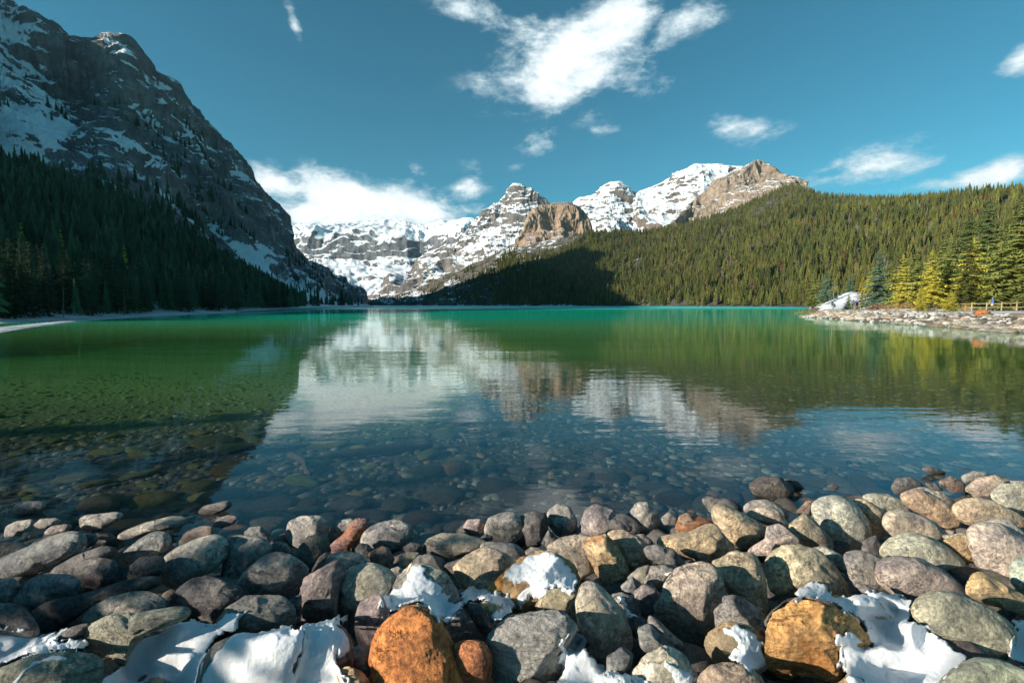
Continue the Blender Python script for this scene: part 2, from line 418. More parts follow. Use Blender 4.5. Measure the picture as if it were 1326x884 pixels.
Lrows = Lback + [Lr, rowM1, rowM2, rowF, rowM3, rowM4, rowB, rowS, rowU]
NVL, NUL = 560, 640
GL = loft(Lrows, NVL, NUL)
vv = np.linspace(0, len(Lrows) - 1, NVL)[:, None] * np.ones(NUL)[None]
eL = (.25 + .75 * sst(vv, 2.0, 2.5)) * (1 - sst(vv, 4.2, 5.0) * .85) * (1 - sst(vv, 7.2, 8))
GL0 = relief(GL, 36, 90, .18, 15, 3, eL, 0, (1, 1, .32), 9)
GL0[..., 2] += fbm(GL / 22, 6, .65, 77) * 9 * np.clip(1 - np.abs(vv - 2) / 1.2, 0, 1)
# tilted ledges across the cliff, running down to the right like the bedding
bed = (GL[..., 2] * 1.0 + (GL[..., 0] + 700) * .42) / 34 + fbm(GL / 140, 3, seed=8) * .8
fb = bed - np.floor(bed)
GL0[..., 0] += (sst(fb, .1, .9) - fb) * 10 * eL * sst(vv, 2.0, 2.3)
zf_ = sst(GL[..., 2:3], .5, 14)
GL = GL * (1 - zf_) + GL0 * zf_
M_LEFT = mountain_mat('left_mountain_rock', (.25, .25, .26), (.42, .41, .41), .84, .09, 1.25, (60, 360, .0, .04), .016, 8, 1.5, low=True)
o_ = add_grid('left_mountain', GL, M_LEFT, 'steep dark rock mountain with snow streaks rising from the left shore')
pxg, pyg, _z = proj(GL); nzg = fbm(GL / 55, 5, .6, seed=90) * 26
def inpoly(L): return sst(poly_sd(pxg + nzg, pyg + nzg * .7, np.array(L, float)), -8, 8)
bias = .42 * inpoly([(-200, -200), (-20, -20), (52, 26), (70, 60), (66, 110), (95, 160), (60, 215), (110, 262), (-200, 240)]) + .50 * inpoly([(296, 300), (330, 312), (372, 340), (420, 372), (462, 394), (470, 402), (372, 402), (352, 362), (318, 330)])
bias += .22 * inpoly([(200, 200), (236, 224), (262, 262), (300, 300), (330, 330), (250, 300), (150, 215)])
qd_ = np.stack([(pyg - .92 * pxg) / 20, (pxg + pyg) / 300, 0 * pxg], -1)
bias += .34 * sst(fbm(qd_, 4, .6, seed=95), .02, .30) * sst(pxg, 90, 170) * (pxg < 420)
bias += .16 * sst(fbm(GL / 22, 4, .6, seed=96), .05, .3) * (1 - sst(pxg, 150, 260))
sa = o_.data.attributes.new('SnowBias', 'FLOAT', 'POINT'); sa.data.foreach_set('value', bias.astype(np.float32).ravel())

# far glacier wall
def wall(name, cols, mat, label, nv, nu, amp, lam, terr, terr_l, seed, mids=(), jag=0, aniso=(1, 1, .6), back=400, toe=None):
    """cols: (px, py_top, Ytop, py_base, Ybase); mids: (t_drop, t_out)"""
    ridge = [at(c[0], c[1], c[2]) for c in cols]
    base = [at(c[0] if len(c) < 6 else c[5], c[3], c[4]) for c in cols]
    rows = back_rows(ridge, ridge[len(ridge) // 2].x / ridge[len(ridge) // 2].y, 1, [(back, .1), (back * .3, .7)]) + [ridge]
    for td, to in mids: rows.append([lerp(r, b, td, to) for r, b in zip(ridge, base)])
    rows.append(base)
    rows.append([Vector((b.x, b.y - 5, -6)) for b in base])
    G = loft(rows, nv, nu)
    v = np.linspace(0, len(rows) - 1, nv)[:, None] * np.ones(nu)[None]
    e = (.3 + .7 * sst(v, 2.0, 2.4)) * (1 - sst(v, len(rows) - 2.3, len(rows) - 2) * .7)
    G2 = relief(G, amp, lam, terr, terr_l, seed, e, 0, aniso)
    if jag: G2[..., 2] += fbm(G / (lam * .25), 5, .6, seed + 77) * jag * np.clip(1 - np.abs(v - 2) / 1.0, 0, 1)
    add_grid(name, G2, mat, label)
    return G2
M_GLAC = mountain_mat('glacier_rock', (.17, .18, .20), (.28, .275, .28), .30, .12, .75, (40, 620, -.32, .10), .012, 12, .5)
wall('glacier_mountain', [(300, 300, 3300, 396, 1900), (360, 298, 3300, 396, 1900), (378, 297, 3300, 396, 1850), (401, 292, 3250, 396, 1800), (435, 291, 3200, 396, 1800), (469, 290, 3200, 395.5, 1800), (520, 293, 3150, 395.5, 1800), (554, 295, 3100, 395.5, 1850),
      (567, 292, 3000, 395.5, 1900), (590, 287, 2900, 395.5, 1950), (606, 284, 2850, 395.5, 2000), (622, 288, 2850, 395.5, 2000), (660, 300, 2800, 395.5, 2000)],
     M_GLAC, 'snow covered glacier wall with cliff bands closing the valley', 300, 360, 60, 420, .55, 55, 21, [(.12, .12), (.24, .34), (.55, .40), (.80, .62), (.96, .85)], jag=10)
# pyramid peak
M_PYR = mountain_mat('pyramid_rock', (.20, .19, .185), (.35, .30, .26), .54, .12, .95, (0, 420, -.16, .16), .03, 8, 1)
wall('pyramid_peak', [(440, 391, 1750, 397, 1500), (470, 388, 1750, 396.5, 1480), (520, 356, 1800, 396.5, 1450), (560, 331, 1820, 396.5, 1420), (594, 312, 1850, 396, 1400), (610, 296, 1850, 396, 1400), (622, 285, 1850, 396, 1400), (640, 270, 1850, 396, 1400), (649, 262, 1850, 396, 1400), (660, 250, 1850, 396, 1400), (668, 243.5, 1850, 396, 1400), (676, 243.5, 1850, 396, 1400), (688, 251, 1850, 396, 1400), (706, 265, 1870, 396, 1400), (730, 285, 1900, 396, 1400), (770, 310, 1950, 396, 1400)],
     M_PYR, 'snow dusted pyramid peak in the middle of the skyline', 300, 420, 55, 190, .42, 24, 5, [(.22, .18), (.6, .55)], jag=5)
M_BEE = mountain_mat('orange_cliff_rock', (.44, .31, .22), (.62, .46, .33), .86, .08, .6, None, .03, 5, 1.6)
wall('rounded_cliff', [(668, 312, 1300, 335, 1180), (676, 300, 1310, 335, 1180), (684, 279, 1320, 335, 1180), (693, 269, 1330, 335, 1180), (708, 264.5, 1335, 335, 1180), (723, 262.5, 1340, 335, 1180), (737, 264, 1340, 335, 1180), (747, 267, 1340, 335, 1180), (758, 277, 1340, 335, 1190), (765, 296, 1340, 335, 1200), (772, 310, 1340, 335, 1200)],
     M_BEE, 'rounded orange cliff standing above the shaded forest', 240, 300, 20, 55, .45, 16, 9, [(.45, .12), (.6, .35)], jag=5, aniso=(1, 1, .6), back=160)
M_SNOWP = mountain_mat('snow_peak_rock', (.24, .20, .17), (.38, .30, .24), .52, .12, .62, (100, 600, -.12, .12), .02, 9, .9)
wall('snowy_peak', [(700, 300, 2100, 330, 1500), (735, 280, 2100, 330, 1500), (749, 265, 2100, 330, 1500), (773, 255, 2100, 330, 1500), (786, 244, 2100, 330, 1500), (795, 239, 2100, 330, 1500), (803, 239, 2100, 330, 1500), (813, 246, 2100, 330, 1500), (819, 254, 2100, 330, 1500), (838, 246, 2100, 330, 1500), (855, 237, 2100, 330, 1500), (872, 229, 2100, 330, 1500), (886, 222, 2100, 330, 1500), (899, 213.5, 2100, 330, 1500), (918, 213.5, 2100, 330, 1500), (940, 215.5, 2100, 330, 1500), (965, 217, 2100, 330, 1500), (1020, 245, 2100, 330, 1500)],
     M_SNOWP, 'white snow peak with a small rock tower on its left', 260, 420, 42, 210, .3, 24, 14, [(.3, .3), (.6, .6)], jag=4)
M_ORF = mountain_mat('orange_face_rock', (.42, .32, .24), (.58, .46, .35), .80, .08, .6, (250, 420, .0, .0), .03, 6, 1.6)
wall('orange_rock_face', [(860, 293, 1200, 330, 1100), (872, 286, 1250, 330, 1100), (897, 259, 1380, 330, 1100), (915, 246, 1400, 330, 1100), (930, 233, 1400, 330, 1100), (948, 224, 1400, 320, 1100), (965, 215, 1400, 310, 1100), (975, 212, 1400, 300, 1110), (985, 212, 1400, 290, 1120), (995, 215, 1380, 280, 1130), (1005, 221, 1360, 270, 1140), (1020, 231, 1330, 262, 1150), (1040, 245, 1300, 262, 1150)],
     M_ORF, 'bare orange rock face with snow above the right forest', 220, 280, 26, 90, .35, 14, 17, [(.3, .25), (.65, .6)], jag=3, back=200)

# right forested slope
Rpx = [470, 510, 545, 600, 650, 700, 745, 800, 850, 900, 950, 1005, 1025, 1067, 1120, 1182, 1248, 1326, 1500, 1800]
Rr = [at(470, 396, 1600), at(510, 383, 1500), at(545, 371, 1420), at(600, 346, 1300), at(650, 326, 1250), at(700, 313, 1180), at(745, 305, 1120), at(800, 303, 1100), at(850, 299, 1100), at(900, 288, 1100), at(950, 272, 1120),
      at(1005, 248, 1130), at(1025, 240, 1120), at(1067, 253, 1020), at(1120, 258, 930), at(1182, 258, 820), at(1248, 254, 700), at(1326, 249, 600), at(1500, 230, 520), at(1800, 220, 460)]
Rs_y = np.interp(Rpx, [470, 545, 600, 700, 790, 900, 1000, 1060, 1150, 1250, 1326, 1500, 1800], [1500, 1200, 1020, 800, 660, 500, 410, 350, 300, 260, 240, 200, 150])
def z0(px, Y, z=0.0):
    return Vector(((px - CX) / FPX * Y * 1.003, Y, z))
Rsh = [z0(p, y, 0) for p, y in zip(Rpx, Rs_y)]
Rm1 = [lerp(r, s, .30, .28) for r, s in zip(Rr, Rsh)]
Rm2 = [lerp(r, s, .66, .62) for r, s in zip(Rr, Rsh)]
Rm3 = [lerp(r, s, .95, .92) for r, s in zip(Rr, Rsh)]
Rtoe = [Vector((s.x - 4, s.y - 8, -4)) for s in Rsh]
Rrows = back_rows(Rr, .5, 1, [(450, 0), (150, .8)]) + [Rr, Rm1, Rm2, Rm3, Rsh, Rtoe]
NVR, NUR = 260, 420
GR = loft(Rrows, NVR, NUR)
vR = np.linspace(0, len(Rrows) - 1, NVR)[:, None] * np.ones(NUR)[None]
uR = np.ones(NVR)[:, None] * np.linspace(0, len(Rpx) - 1, NUR)[None]
eR = (.25 + .75 * sst(vR, 2.1, 2.8)) * (1 - sst(vR, 5.0, 5.9))
GR = relief(GR, 9, 130, 0, 20, 41, eR * (1 + 1.0 * (1 - sst(uR, 3, 6))))
M_RSL = mountain_mat('right_slope_ground', (.16, .14, .12), (.26, .22, .18), 1.18, .08, .9, None, .03, 4, 2.5, scrub=(.05, .055, .03), xs=(60, 190, .28))
add_grid('forest_slope', GR, M_RSL, 'ground of the forested slope on the right shore')

# ------------------------------------------------------------------ ground and lake bed: one sheet
def shore_y(x): return 4.35 + .19 * np.maximum(0, x) + .02 * np.minimum(0, x)
LAND = np.array([(9, 6.4), (22, 9), (33, 17), (36.5, 27), (36.0, 33), (40.5, 47), (45, 62), (47.5, 72), (50, 77), (57, 86), (71, 107), (86, 132), (103, 160), (150, 232), (205, 310), (260, 330), (600, 300), (600, -300), (9, -300)], float)
def pile_z(x, y):      # mean level of the boulder pile
    return .205 * (shore_y(x) - y) + .03
def ground_z(x, y):
    x = np.asarray(x, float); y = np.asarray(y, float)
    s = shore_y(x) - y
    front = np.where(s > 0, np.minimum(.205 * s - .20, 1.2), -.20 + .075 * s * 8 / (8 - np.minimum(s, 0)) + .030 * s)
    front = front - 9 * sst(-x, 60, 160) * (y < 400)
    front = np.maximum(front, -9 + 0 * x)
    far = sst(y, 35, 160)
    front = front - far * 5.0
    d = poly_sd(x + fbm(np.stack([x / 9, y / 9, 0 * x], -1), 3, seed=3) * 2.0, y, LAND)
    land = np.where(d > 0, np.minimum(.45 * d, 1.0) + np.minimum(.012 * d, 3) + 5.5 * np.exp(-((x - 125) / 38) ** 2 - ((y - 168) / 28) ** 2) * sst(d, 0, 14), np.maximum(.22 * d, -9))
    z = np.maximum(np.maximum(front, land), -9)
    P = np.stack([x, y, 0 * x], -1)
    return z + fbm(P / 1.3, 4, .5, 5) * .05 * np.clip((60 - y) / 60, .2, 1)
def axis(lim, n, fine):
    t = np.linspace(-1, 1, n); k = math.asinh(lim / fine)
    return np.sinh(t * k) * fine
gx = axis(4500, 420, 2.6); gy = np.concatenate([axis(4500, 420, 2.6)]) + 4
gx = gx + 1
XX, YY = np.meshgrid(gx, gy)
ZZ = ground_z(XX, YY)
def ground_mat():
    m, nt, out = new_mat('ground_gravel')
    geo = nt.new('ShaderNodeNewGeometry'); P = geo.outputs['Position']; z = nt.sep(P)[2]; N = geo.outputs['Normal']
    n = nt.noise(P, 1.1, 6, .6, .3); f = nt.noise(P, 28, 5, .7)
    vor = nt.new('ShaderNodeTexVoronoi'); nt.put(vor.inputs['Vector'], P); vor.inputs['Scale'].default_value = 7.5
    vor2 = nt.new('ShaderNodeTexVoronoi'); nt.put(vor2.inputs['Vector'], P); vor2.inputs['Scale'].default_value = 26
    peb = nt.mix(.5, vor.outputs['Color'], vor2.outputs['Color'])
    gval = nt.sep(peb)[0]
    c = nt.mix(gval, (.07, .06, .05), (.20, .175, .14))
    c = nt.mix(nt.ramp(f, .4, .7, 0, .5), c, (.12, .10, .08))
    algae = nt.mix(n, (.50, .56, .12), (.80, .80, .30))
    leftb = nt.ramp(nt.m('ADD', nt.sep(P)[0], nt.m('MULTIPLY', n, 2.0)), .8, -1.2)
    deep = nt.ramp(nt.m('SUBTRACT', z, nt.m('MULTIPLY', leftb, .62)), -1.05, -1.6)
    c = nt.mix(deep, c, nt.mix(nt.m('MULTIPLY', gval, .45), algae, (.40, .42, .14)))
    c = nt.mix(nt.ramp(nt.m('SUBTRACT', z, nt.m('MULTIPLY', leftb, .4)), -1.3, -2.4), c, nt.mix(nt.ramp(nt.noise(nt.v('MULTIPLY', P, (.12, .5, 1)), 1.0, 5, .65), .35, .65), (.34, .44, .13), (.80, .85, .36)))
    # land of the right shore: gravel, brown grass, snow patches
    land = nt.mix(nt.ramp(nt.noise(P, .25, 5, .6), .45, .55), (.34, .31, .26), (.27, .21, .13))
    land = nt.mix(nt.ramp(nt.noise(P, .13, 6, .65, .5), .50, .55), land, (.78, .80, .84))
    c = nt.mix(nt.ramp(z, 1.02, 1.10), c, land)
    h = nt.m('ADD', nt.m('MULTIPLY', vor.outputs['Distance'], -1.0), nt.m('MULTIPLY', f, .3))
    princ(nt, out, c, .9, nt.bump(h, .9, .04), .15)
    return m
me = mesh_np('ground', np.stack([XX, YY, ZZ], -1).reshape(-1, 3), grid_faces(len(gy), len(gx)))
tag(link('ground', me, ground_mat()), 'gravel ground of the shore running down into the lake bed', None, None, 'structure')

# ------------------------------------------------------------------ water
def water_mat():
    m, nt, out = new_mat('lake_water')
    geo = nt.new('ShaderNodeNewGeometry'); P = geo.outputs['Position']; xyz = nt.sep(P)
    y = xyz[1]
    w1 = nt.noise(nt.v('MULTIPLY', P, (.55, 1.5, 1)), 1.6, 3, .5, .3)
    w2 = nt.noise(nt.v('MULTIPLY', P, (.25, .9, 1)), .35, 3, .5, .2)
    w3 = nt.noise(nt.v('MULTIPLY', P, (.8, 2.0, 1)), 6, 2, .5)
    calm = nt.ramp(nt.noise(nt.v('MULTIPLY', P, (.03, .12, 1)), 1.0, 3, .5), .35, .65, .35, 1.0)
    h = nt.m('ADD', nt.m('MULTIPLY', w1, .022), nt.m('ADD', nt.m('MULTIPLY', w2, .06), nt.m('MULTIPLY', w3, .0035)))
    h = nt.m('MULTIPLY', h, calm)
    nb = nt.bump(h, .32, 1.0)
    fr = nt.new('ShaderNodeFresnel'); fr.inputs[0].default_value = 1.45; nt.put(fr.inputs['Normal'], nb)
    wind = nt.ramp(y, 130, 330)
    capr = nt.m('MULTIPLY', nt.ramp(y, 110, 330, 1.0, .16), nt.ramp(y, 22, 80, 1.05, .70))
    f = nt.m('MULTIPLY', fr.outputs[0], capr)
    f = nt.m('MINIMUM', nt.m('ADD', f, nt.m('MULTIPLY', nt.ramp(y, 3, 9), .01)), .74)
    gl = nt.new('ShaderNodeBsdfAnisotropic') if False else nt.new('ShaderNodeBsdfGlossy')
    nt.put(gl.inputs['Roughness'], nt.m('ADD', .018, nt.m('MULTIPLY', wind, .22))); nt.put(gl.inputs['Normal'], nb)
    gl.inputs['Color'].default_value = (.93, .97, 1, 1)
    tr = nt.new('ShaderNodeBsdfTransparent'); tr.inputs[0].default_value = (.96, 1, .99, 1)
    df = nt.new('ShaderNodeBsdfDiffuse')
    c = nt.mix(nt.ramp(y, 14, 75), nt.mix(nt.noise(nt.v('MULTIPLY', P, (.05, .45, 1)), 1.0, 4, .6), (.10, .44, .12), (.36, .78, .14)), (.012, .54, .33)); c = nt.mix(nt.ramp(y, 120, 420), c, (.04, .72, .70))
    nt.put(df.inputs[0], c)
    silt = nt.ramp(nt.m('SUBTRACT', y, nt.ramp(nt.sep(P)[0], 4, -25, 0, 6)), 5, 48, 0, .88)
    bm = nt.new('ShaderNodeMixShader'); nt.put(bm.inputs[0], silt); nt.l.new(tr.outputs[0], bm.inputs[1]); nt.l.new(df.outputs[0], bm.inputs[2])
    mx = nt.new('ShaderNodeMixShader'); nt.put(mx.inputs[0], f); nt.l.new(bm.outputs[0], mx.inputs[1]); nt.l.new(gl.outputs[0], mx.inputs[2])
    nt.l.new(mx.outputs[0], out.inputs['Surface'])
    va = nt.new('ShaderNodeVolumeAbsorption'); va.inputs['Color'].default_value = (.12, .93, .66, 1); va.inputs['Density'].default_value = .07
    nt.l.new(va.outputs[0], out.inputs['Volume'])
    return m
wx0, wx1, wy0, wy1, wz = -4300, 4300, -300, 4300, -12
V = [(wx0, wy0, 0), (wx1, wy0, 0), (wx1, wy1, 0), (wx0, wy1, 0), (wx0, wy0, wz), (wx1, wy0, wz), (wx1, wy1, wz), (wx0, wy1, wz)]
F = [(0, 1, 2, 3), (7, 6, 5, 4), (0, 4, 5, 1), (1, 5, 6, 2), (2, 6, 7, 3), (3, 7, 4, 0)]
tag(link('lake_water', mesh_np('lake_water', V, F, False), water_mat()), 'clear green and turquoise lake water with soft ripples', None, None, 'structure')

# ------------------------------------------------------------------ the air of the valley
hm, nt, out = new_mat('haze')
pv = nt.new('ShaderNodeVolumePrincipled'); pv.inputs['Color'].default_value = (.50, .80, .98, 1); pv.inputs['Density'].default_value = 0.00003; pv.inputs['Anisotropy'].default_value = 0.0
nt.l.new(pv.outputs[0], out.inputs['Volume'])
hx, hy0, hy1, hz0, hz1 = 4600, -4600, 4700, -16, 1400
V = [(-hx, hy0, hz0), (hx, hy0, hz0), (hx, hy1, hz0), (-hx, hy1, hz0), (-hx, hy0, hz1), (hx, hy0, hz1), (hx, hy1, hz1), (-hx, hy1, hz1)]
F = [(3, 2, 1, 0), (4, 5, 6, 7), (0, 1, 5, 4), (1, 2, 6, 5), (2, 3, 7, 6), (3, 0, 4, 7)]
tag(link('haze', mesh_np('haze', V, F, False), hm), 'thin bluish air haze over the lake and the far peaks', None, None, 'stuff')
# ------------------------------------------------------------------ conifers
def lod_tree(seed, tiers=8, spikes=9, r=.17):
    """unit-height ragged conifer of drooping tiers, triangles only"""
    g = np.random.RandomState(seed); V = []; F = []
    lean = g.uniform(-.01, .01, 2)
    for k in range(tiers):
        t = k / tiers; z0 = .06 + .90 * t; rr = r * (1 - t) ** .85 * g.uniform(.8, 1.15) + .008
        top = min(1.0, z0 + .90 / tiers * 1.9 + (.02 if k == tiers - 1 else 0))
        b = len(V); V.append((lean[0] * top, lean[1] * top, top))
        ph = g.uniform(0, 6.28); n = spikes if k < tiers - 2 else max(5, spikes - 3)
        for i in range(2 * n):
            a = ph + i * math.pi / n + g.uniform(-.15, .15)
            q = rr * (g.uniform(.75, 1.25) if i % 2 == 0 else g.uniform(.25, .5))
            V.append((math.cos(a) * q, math.sin(a) * q, z0 + g.uniform(-.02, .01) + (0 if i % 2 == 0 else .035)))
        for i in range(2 * n): F.append((b, b + 1 + i, b + 1 + (i + 1) % (2 * n)))
    return np.array(V), np.array(F)
def near_tree(seed, h=1.0, r=.2, whorls=24, per=8, seg=5, bare=.08, droop=.35, ragged=.25, gap=0):
    """conifer of separate drooping boughs, every bough a spray of needle clumps"""
    g = np.random.RandomState(seed); V = []; F = []
    gapaz = g.uniform(0, 6.28)
    for k in range(whorls):
        t = (k + g.uniform(0, .8)) / whorls; zc = bare + (1 - bare) * t
        L0 = r * (1 - t) ** .8 * (.35 + .65 * min(1, t * 6 + .45)) + .012
        n = max(4, int(per * (1 - .45 * t)))
        for i in range(n):
            if g.rand() < gap: continue
            a = 6.2832 * (i + g.uniform(-.35, .35)) / n + k * 2.4; L = L0 * g.uniform(1 - ragged * 1.6, 1 + ragged)
            ca, sa = math.cos(a), math.sin(a); zz = zc + g.uniform(-.012, .012)
            dr = droop * g.uniform(.6, 1.3) * (1.25 - t)
            for s in range(seg):
                f = (s + g.uniform(.2, .8)) / seg; rad = L * f
                z = zz - dr * rad * (.6 + .5 * f) + .12 * rad * f * f
                for side in (-1, 1):
                    wd = L * (.34 - .18 * f) * g.uniform(.7, 1.4) + .004
                    dx, dy = -sa * side, ca * side
                    p0 = (ca * (rad - .05 * L), sa * (rad - .05 * L), z + .006)
                    p1 = (ca * (rad + .13 * L) , sa * (rad + .13 * L), z - .004)
                    tip = (ca * (rad + .10 * L) + dx * wd, sa * (rad + .10 * L) + dy * wd, z - wd * g.uniform(.15, .7) )
                    b = len(V); V += [p0, p1, tip]; F.append((b, b + 1, b + 2))
                if s % 2 == 0:      # hanging clump for depth seen from the side
                    b = len(V); q = .10 * L + .006
                    V += [(ca * (rad - q), sa * (rad - q), z + .004), (ca * (rad + q), sa * (rad + q), z), (ca * rad, sa * rad, z - q * g.uniform(.9, 1.8))]
                    F.append((b, b + 1, b + 2))
    b = len(V); V += [(.008, 0, .94), (-.006, .006, .94), (-.003, -.007, .94), (0, 0, 1.0)]
    F += [(b, b + 1, b + 3), (b + 1, b + 2, b + 3), (b + 2, b, b + 3)]
    return np.array(V), np.array(F)
def trunk_np(h=.96, r=.013, n=6, seed=0, seg=8, wob=.004):
    g = np.random.RandomState(seed); V = []; F = []
    for k in range(seg + 1):
        t = k / seg; q = r * (1 - .9 * t) * (1.25 if k == 0 else 1); ox, oy = g.uniform(-wob, wob, 2) * (0 if k == 0 else 1)
        for i in range(n):
            a = 6.2832 * i / n; V.append((ox + math.cos(a) * q, oy + math.sin(a) * q, h * t - (.01 if k == 0 else 0)))
    for k in range(seg):
        for i in range(n): F.append((k * n + i, k * n + (i + 1) % n, (k + 1) * n + (i + 1) % n, (k + 1) * n + i))
    return np.array(V), np.array(F)
LODS = [lod_tree(s, 8 + s % 3, 7 + s % 3, .14 + .02 * (s % 3)) for s in range(8)]
def forest_mesh(name, pos, hts, cols, label, mat=FOREST):
    Vs, Fs, Cs = [], [], []; off = 0
    g = np.random.RandomState(5)
    kind = g.randint(0, len(LODS), len(pos)); ang = g.uniform(0, 6.28, len(pos)); wid = g.uniform(.8, 1.25, len(pos))
    for k, (V, F) in enumerate(LODS):
        ii = np.where(kind == k)[0]
        if len(ii) == 0: continue
        c, s = np.cos(ang[ii])[:, None], np.sin(ang[ii])[:, None]; w_ = wid[ii][:, None]; h = hts[ii][:, None]
        X_ = (V[:, 0] * c - V[:, 1] * s) * w_ * h; Y_ = (V[:, 0] * s + V[:, 1] * c) * w_ * h; Z_ = V[:, 2][None] * h
        P_ = np.stack([X_, Y_, Z_], -1) + pos[ii][:, None, :]
        Vs.append(P_.reshape(-1, 3)); n = len(V)
        Fs.append((F[None] + (np.arange(len(ii)) * n)[:, None, None]).reshape(-1, 3) + off); off += n * len(ii)
        Cs.append(np.repeat(cols[ii], n, axis=0))
    me = mesh_np(name, np.concatenate(Vs), np.concatenate(Fs), False)
    C = np.concatenate(Cs); C = np.concatenate([C, np.ones((len(C), 1))], 1).astype(np.float32)
    a = me.color_attributes.new('Col', 'FLOAT_COLOR', 'POINT'); a.data.foreach_set('color', C.ravel())
    o = link(name, me, mat); tag(o, label, None, None, 'stuff'); return o
def sample_grid(G, n, wfun, seed):
    g = np.random.RandomState(seed)
    A = G[:-1, :-1]; e1 = G[:-1, 1:] - A; e2 = G[1:, :-1] - A
    cen = A + .5 * (e1 + e2); area = np.linalg.norm(np.cross(e1, e2), axis=-1)
    px, py, zc = proj(cen)
    d = np.hypot(cen[..., 0], cen[..., 1])
    wgt = area * wfun(cen, px, py, d)
    wgt = np.clip(wgt, 0, None).ravel(); wgt /= wgt.sum()
    idx = g.choice(len(wgt), n, p=wgt); a, b = g.rand(n, 1), g.rand(n, 1)
    return A.reshape(-1, 3)[idx] + e1.reshape(-1, 3)[idx] * a + e2.reshape(-1, 3)[idx] * b
def infr(px, m=60): return (px > -m) & (px < 1326 + m)

# left forest and the dark tree bands up the left mountain
def wl(c, px, py, d):
    ftop = np.interp(px, [0, 48, 95, 143, 200, 266, 333, 375, 400], [226, 232, 252, 262, 292, 334, 366, 392, 396])
    n = fbm(c / 60, 4, seed=60)
    inside = sst(py, ftop - 12 + n * 16, ftop + 5 + n * 16)
    n2 = fbm(c / np.array([110, 110, 45]), 4, .55, seed=61)
    line = (c[..., 2] + c[..., 0] * .0)
    bands = sst(n2, .05, .20) * .30 * (py < ftop) * (px < 330) * (c[..., 2] < 260)
    scree = sst(fbm(c / 50, 4, seed=62), -.05, .1) * .10 * ((px > 370) & (py > 330))
    ok = infr(px) & (c[..., 1] > 20) & (c[..., 2] > .25)
    return (inside * (px < 385) + bands + scree) * ok / (d ** 1.1)
PL = sample_grid(GL, 8200, wl, 1)
extraL = sample_grid(GL[int(NVL * .60):], 110, lambda c, px, py, d: ((c[..., 2] > .3) & (px < 5) & (c[..., 1] > -120)) * 1.0 / (d + 40), 2)
# right slope
def wr(c, px, py, d):
    n = fbm(c / 90, 4, seed=63)
    left = sst(px, 560, 700)
    lin = np.interp(px, [480, 560, 600, 650, 700, 745, 760], [392, 374, 352, 336, 321, 308, 300])
    rocky = (px < 760) * (sst(py - lin + n * 14, 0, 12) + .10 * sst(n, .1, .3)) + (px >= 760) * 1.0
    ok = (px > 480) & (px < 1400) & (c[..., 2] > .8)
    top = 1 - .8 * sst(fbm(c / 45, 3, seed=64), .35, .5) * (px > 800)
    return (1 + .9 * (px < 800)) * (np.maximum(left, .25 * sst(n, 0, .2)) * rocky * top) * ok / (d ** 1.0)
PR = sample_grid(GR, 27000, wr, 3)
# trees clinging to the pyramid's flank and round the rock faces
g4 = np.random.RandomState(4)
def tcol(n, base, var, g): 
    c = np.array(base)[None] * (1 + g.uniform(-var, var, (n, 1))); return c * (1 + g.uniform(-.12, .12, (n, 3)))
nL = len(PL) + len(extraL); PLa = np.concatenate([PL, extraL])
hL = g4.uniform(8, 15, nL) * np.clip(.55 + np.hypot(PLa[:, 0], PLa[:, 1]) / 900, .7, 1.15); hL *= np.where(PLa[:, 2] > 150, .8, 1)
cL = tcol(nL, (.060, .110, .068), .5, g4)
hR = g4.uniform(8, 17, len(PR)) * np.where(g4.rand(len(PR)) < .06, 1.25, 1) * np.where(PR[:, 2] > 170, .72, 1); 
mixr = fbm(PR / 70, 3, seed=70)[:, None] * .5 + .5 + g4.uniform(-.35, .35, (len(PR), 1)); mixr = np.clip(mixr, 0, 1)
cR = (tcol(len(PR), (.078, .096, .032), .5, g4) * (1 - mixr) + tcol(len(PR), (.165, .160, .045), .45, g4) * mixr)
odd = g4.rand(len(PR)); cR[odd < .012] = (.15, .08, .04); cR[(odd > .02) & (odd < .035)] = (.20, .18, .15)

# the 130 largest of each side stand alone, the rest is forest stuff
def split_big(P, h, n, ok):
    px, py, zc = proj(P); s = h / np.hypot(P[:, 0], P[:, 1]) * ok(px, py)
    i = np.argsort(-s); return i[:n], i[n:]
bl, rl = split_big(PLa, hL, 125, lambda px, py: (px > -10) & (px < 400))
br, rr_ = split_big(PR, hR, 110, lambda px, py: (px > 900) & (px < 1330))
forest_mesh('left_forest', PLa[rl], hL[rl], cL[rl], 'dark shaded conifer forest covering the foot of the left mountain')
forest_mesh('right_forest', PR[rr_], hR[rr_], cR[rr_], 'sunlit olive green conifer forest covering the long right slope')
NEAR = []
for s in range(7):
    V, F = near_tree(100 + s, r=.15 + .02 * (s % 3), whorls=19 + s, per=7, seg=4, bare=.05 + .02 * (s % 3), droop=.5, ragged=.3)
    tv, tf = trunk_np(seed=s)
    cm = mesh_np('conifer_crown', V, F, False); cm.materials.append(NEEDLE)
    tm = mesh_np('conifer_trunk', tv, tf); tm.materials.append(BARK)
    NEAR.append((cm, tm))
NEARBIG = []
for s in range(6):
    V, F = near_tree(300 + s, r=(.20, .17, .24, .19, .22, .26)[s], whorls=30, per=9, seg=6, bare=(.03, .05, .02, .16, .05, .03)[s], droop=.42, ragged=.35, gap=.06)
    tv, tf = trunk_np(seed=40 + s, r=.016, n=9)
    cm = mesh_np('conifer_crown', V, F, False); cm.materials.append(NEEDLE)
    tm = mesh_np('conifer_trunk', tv, tf); tm.materials.append(BARK)
    NEARBIG.append((cm, tm))
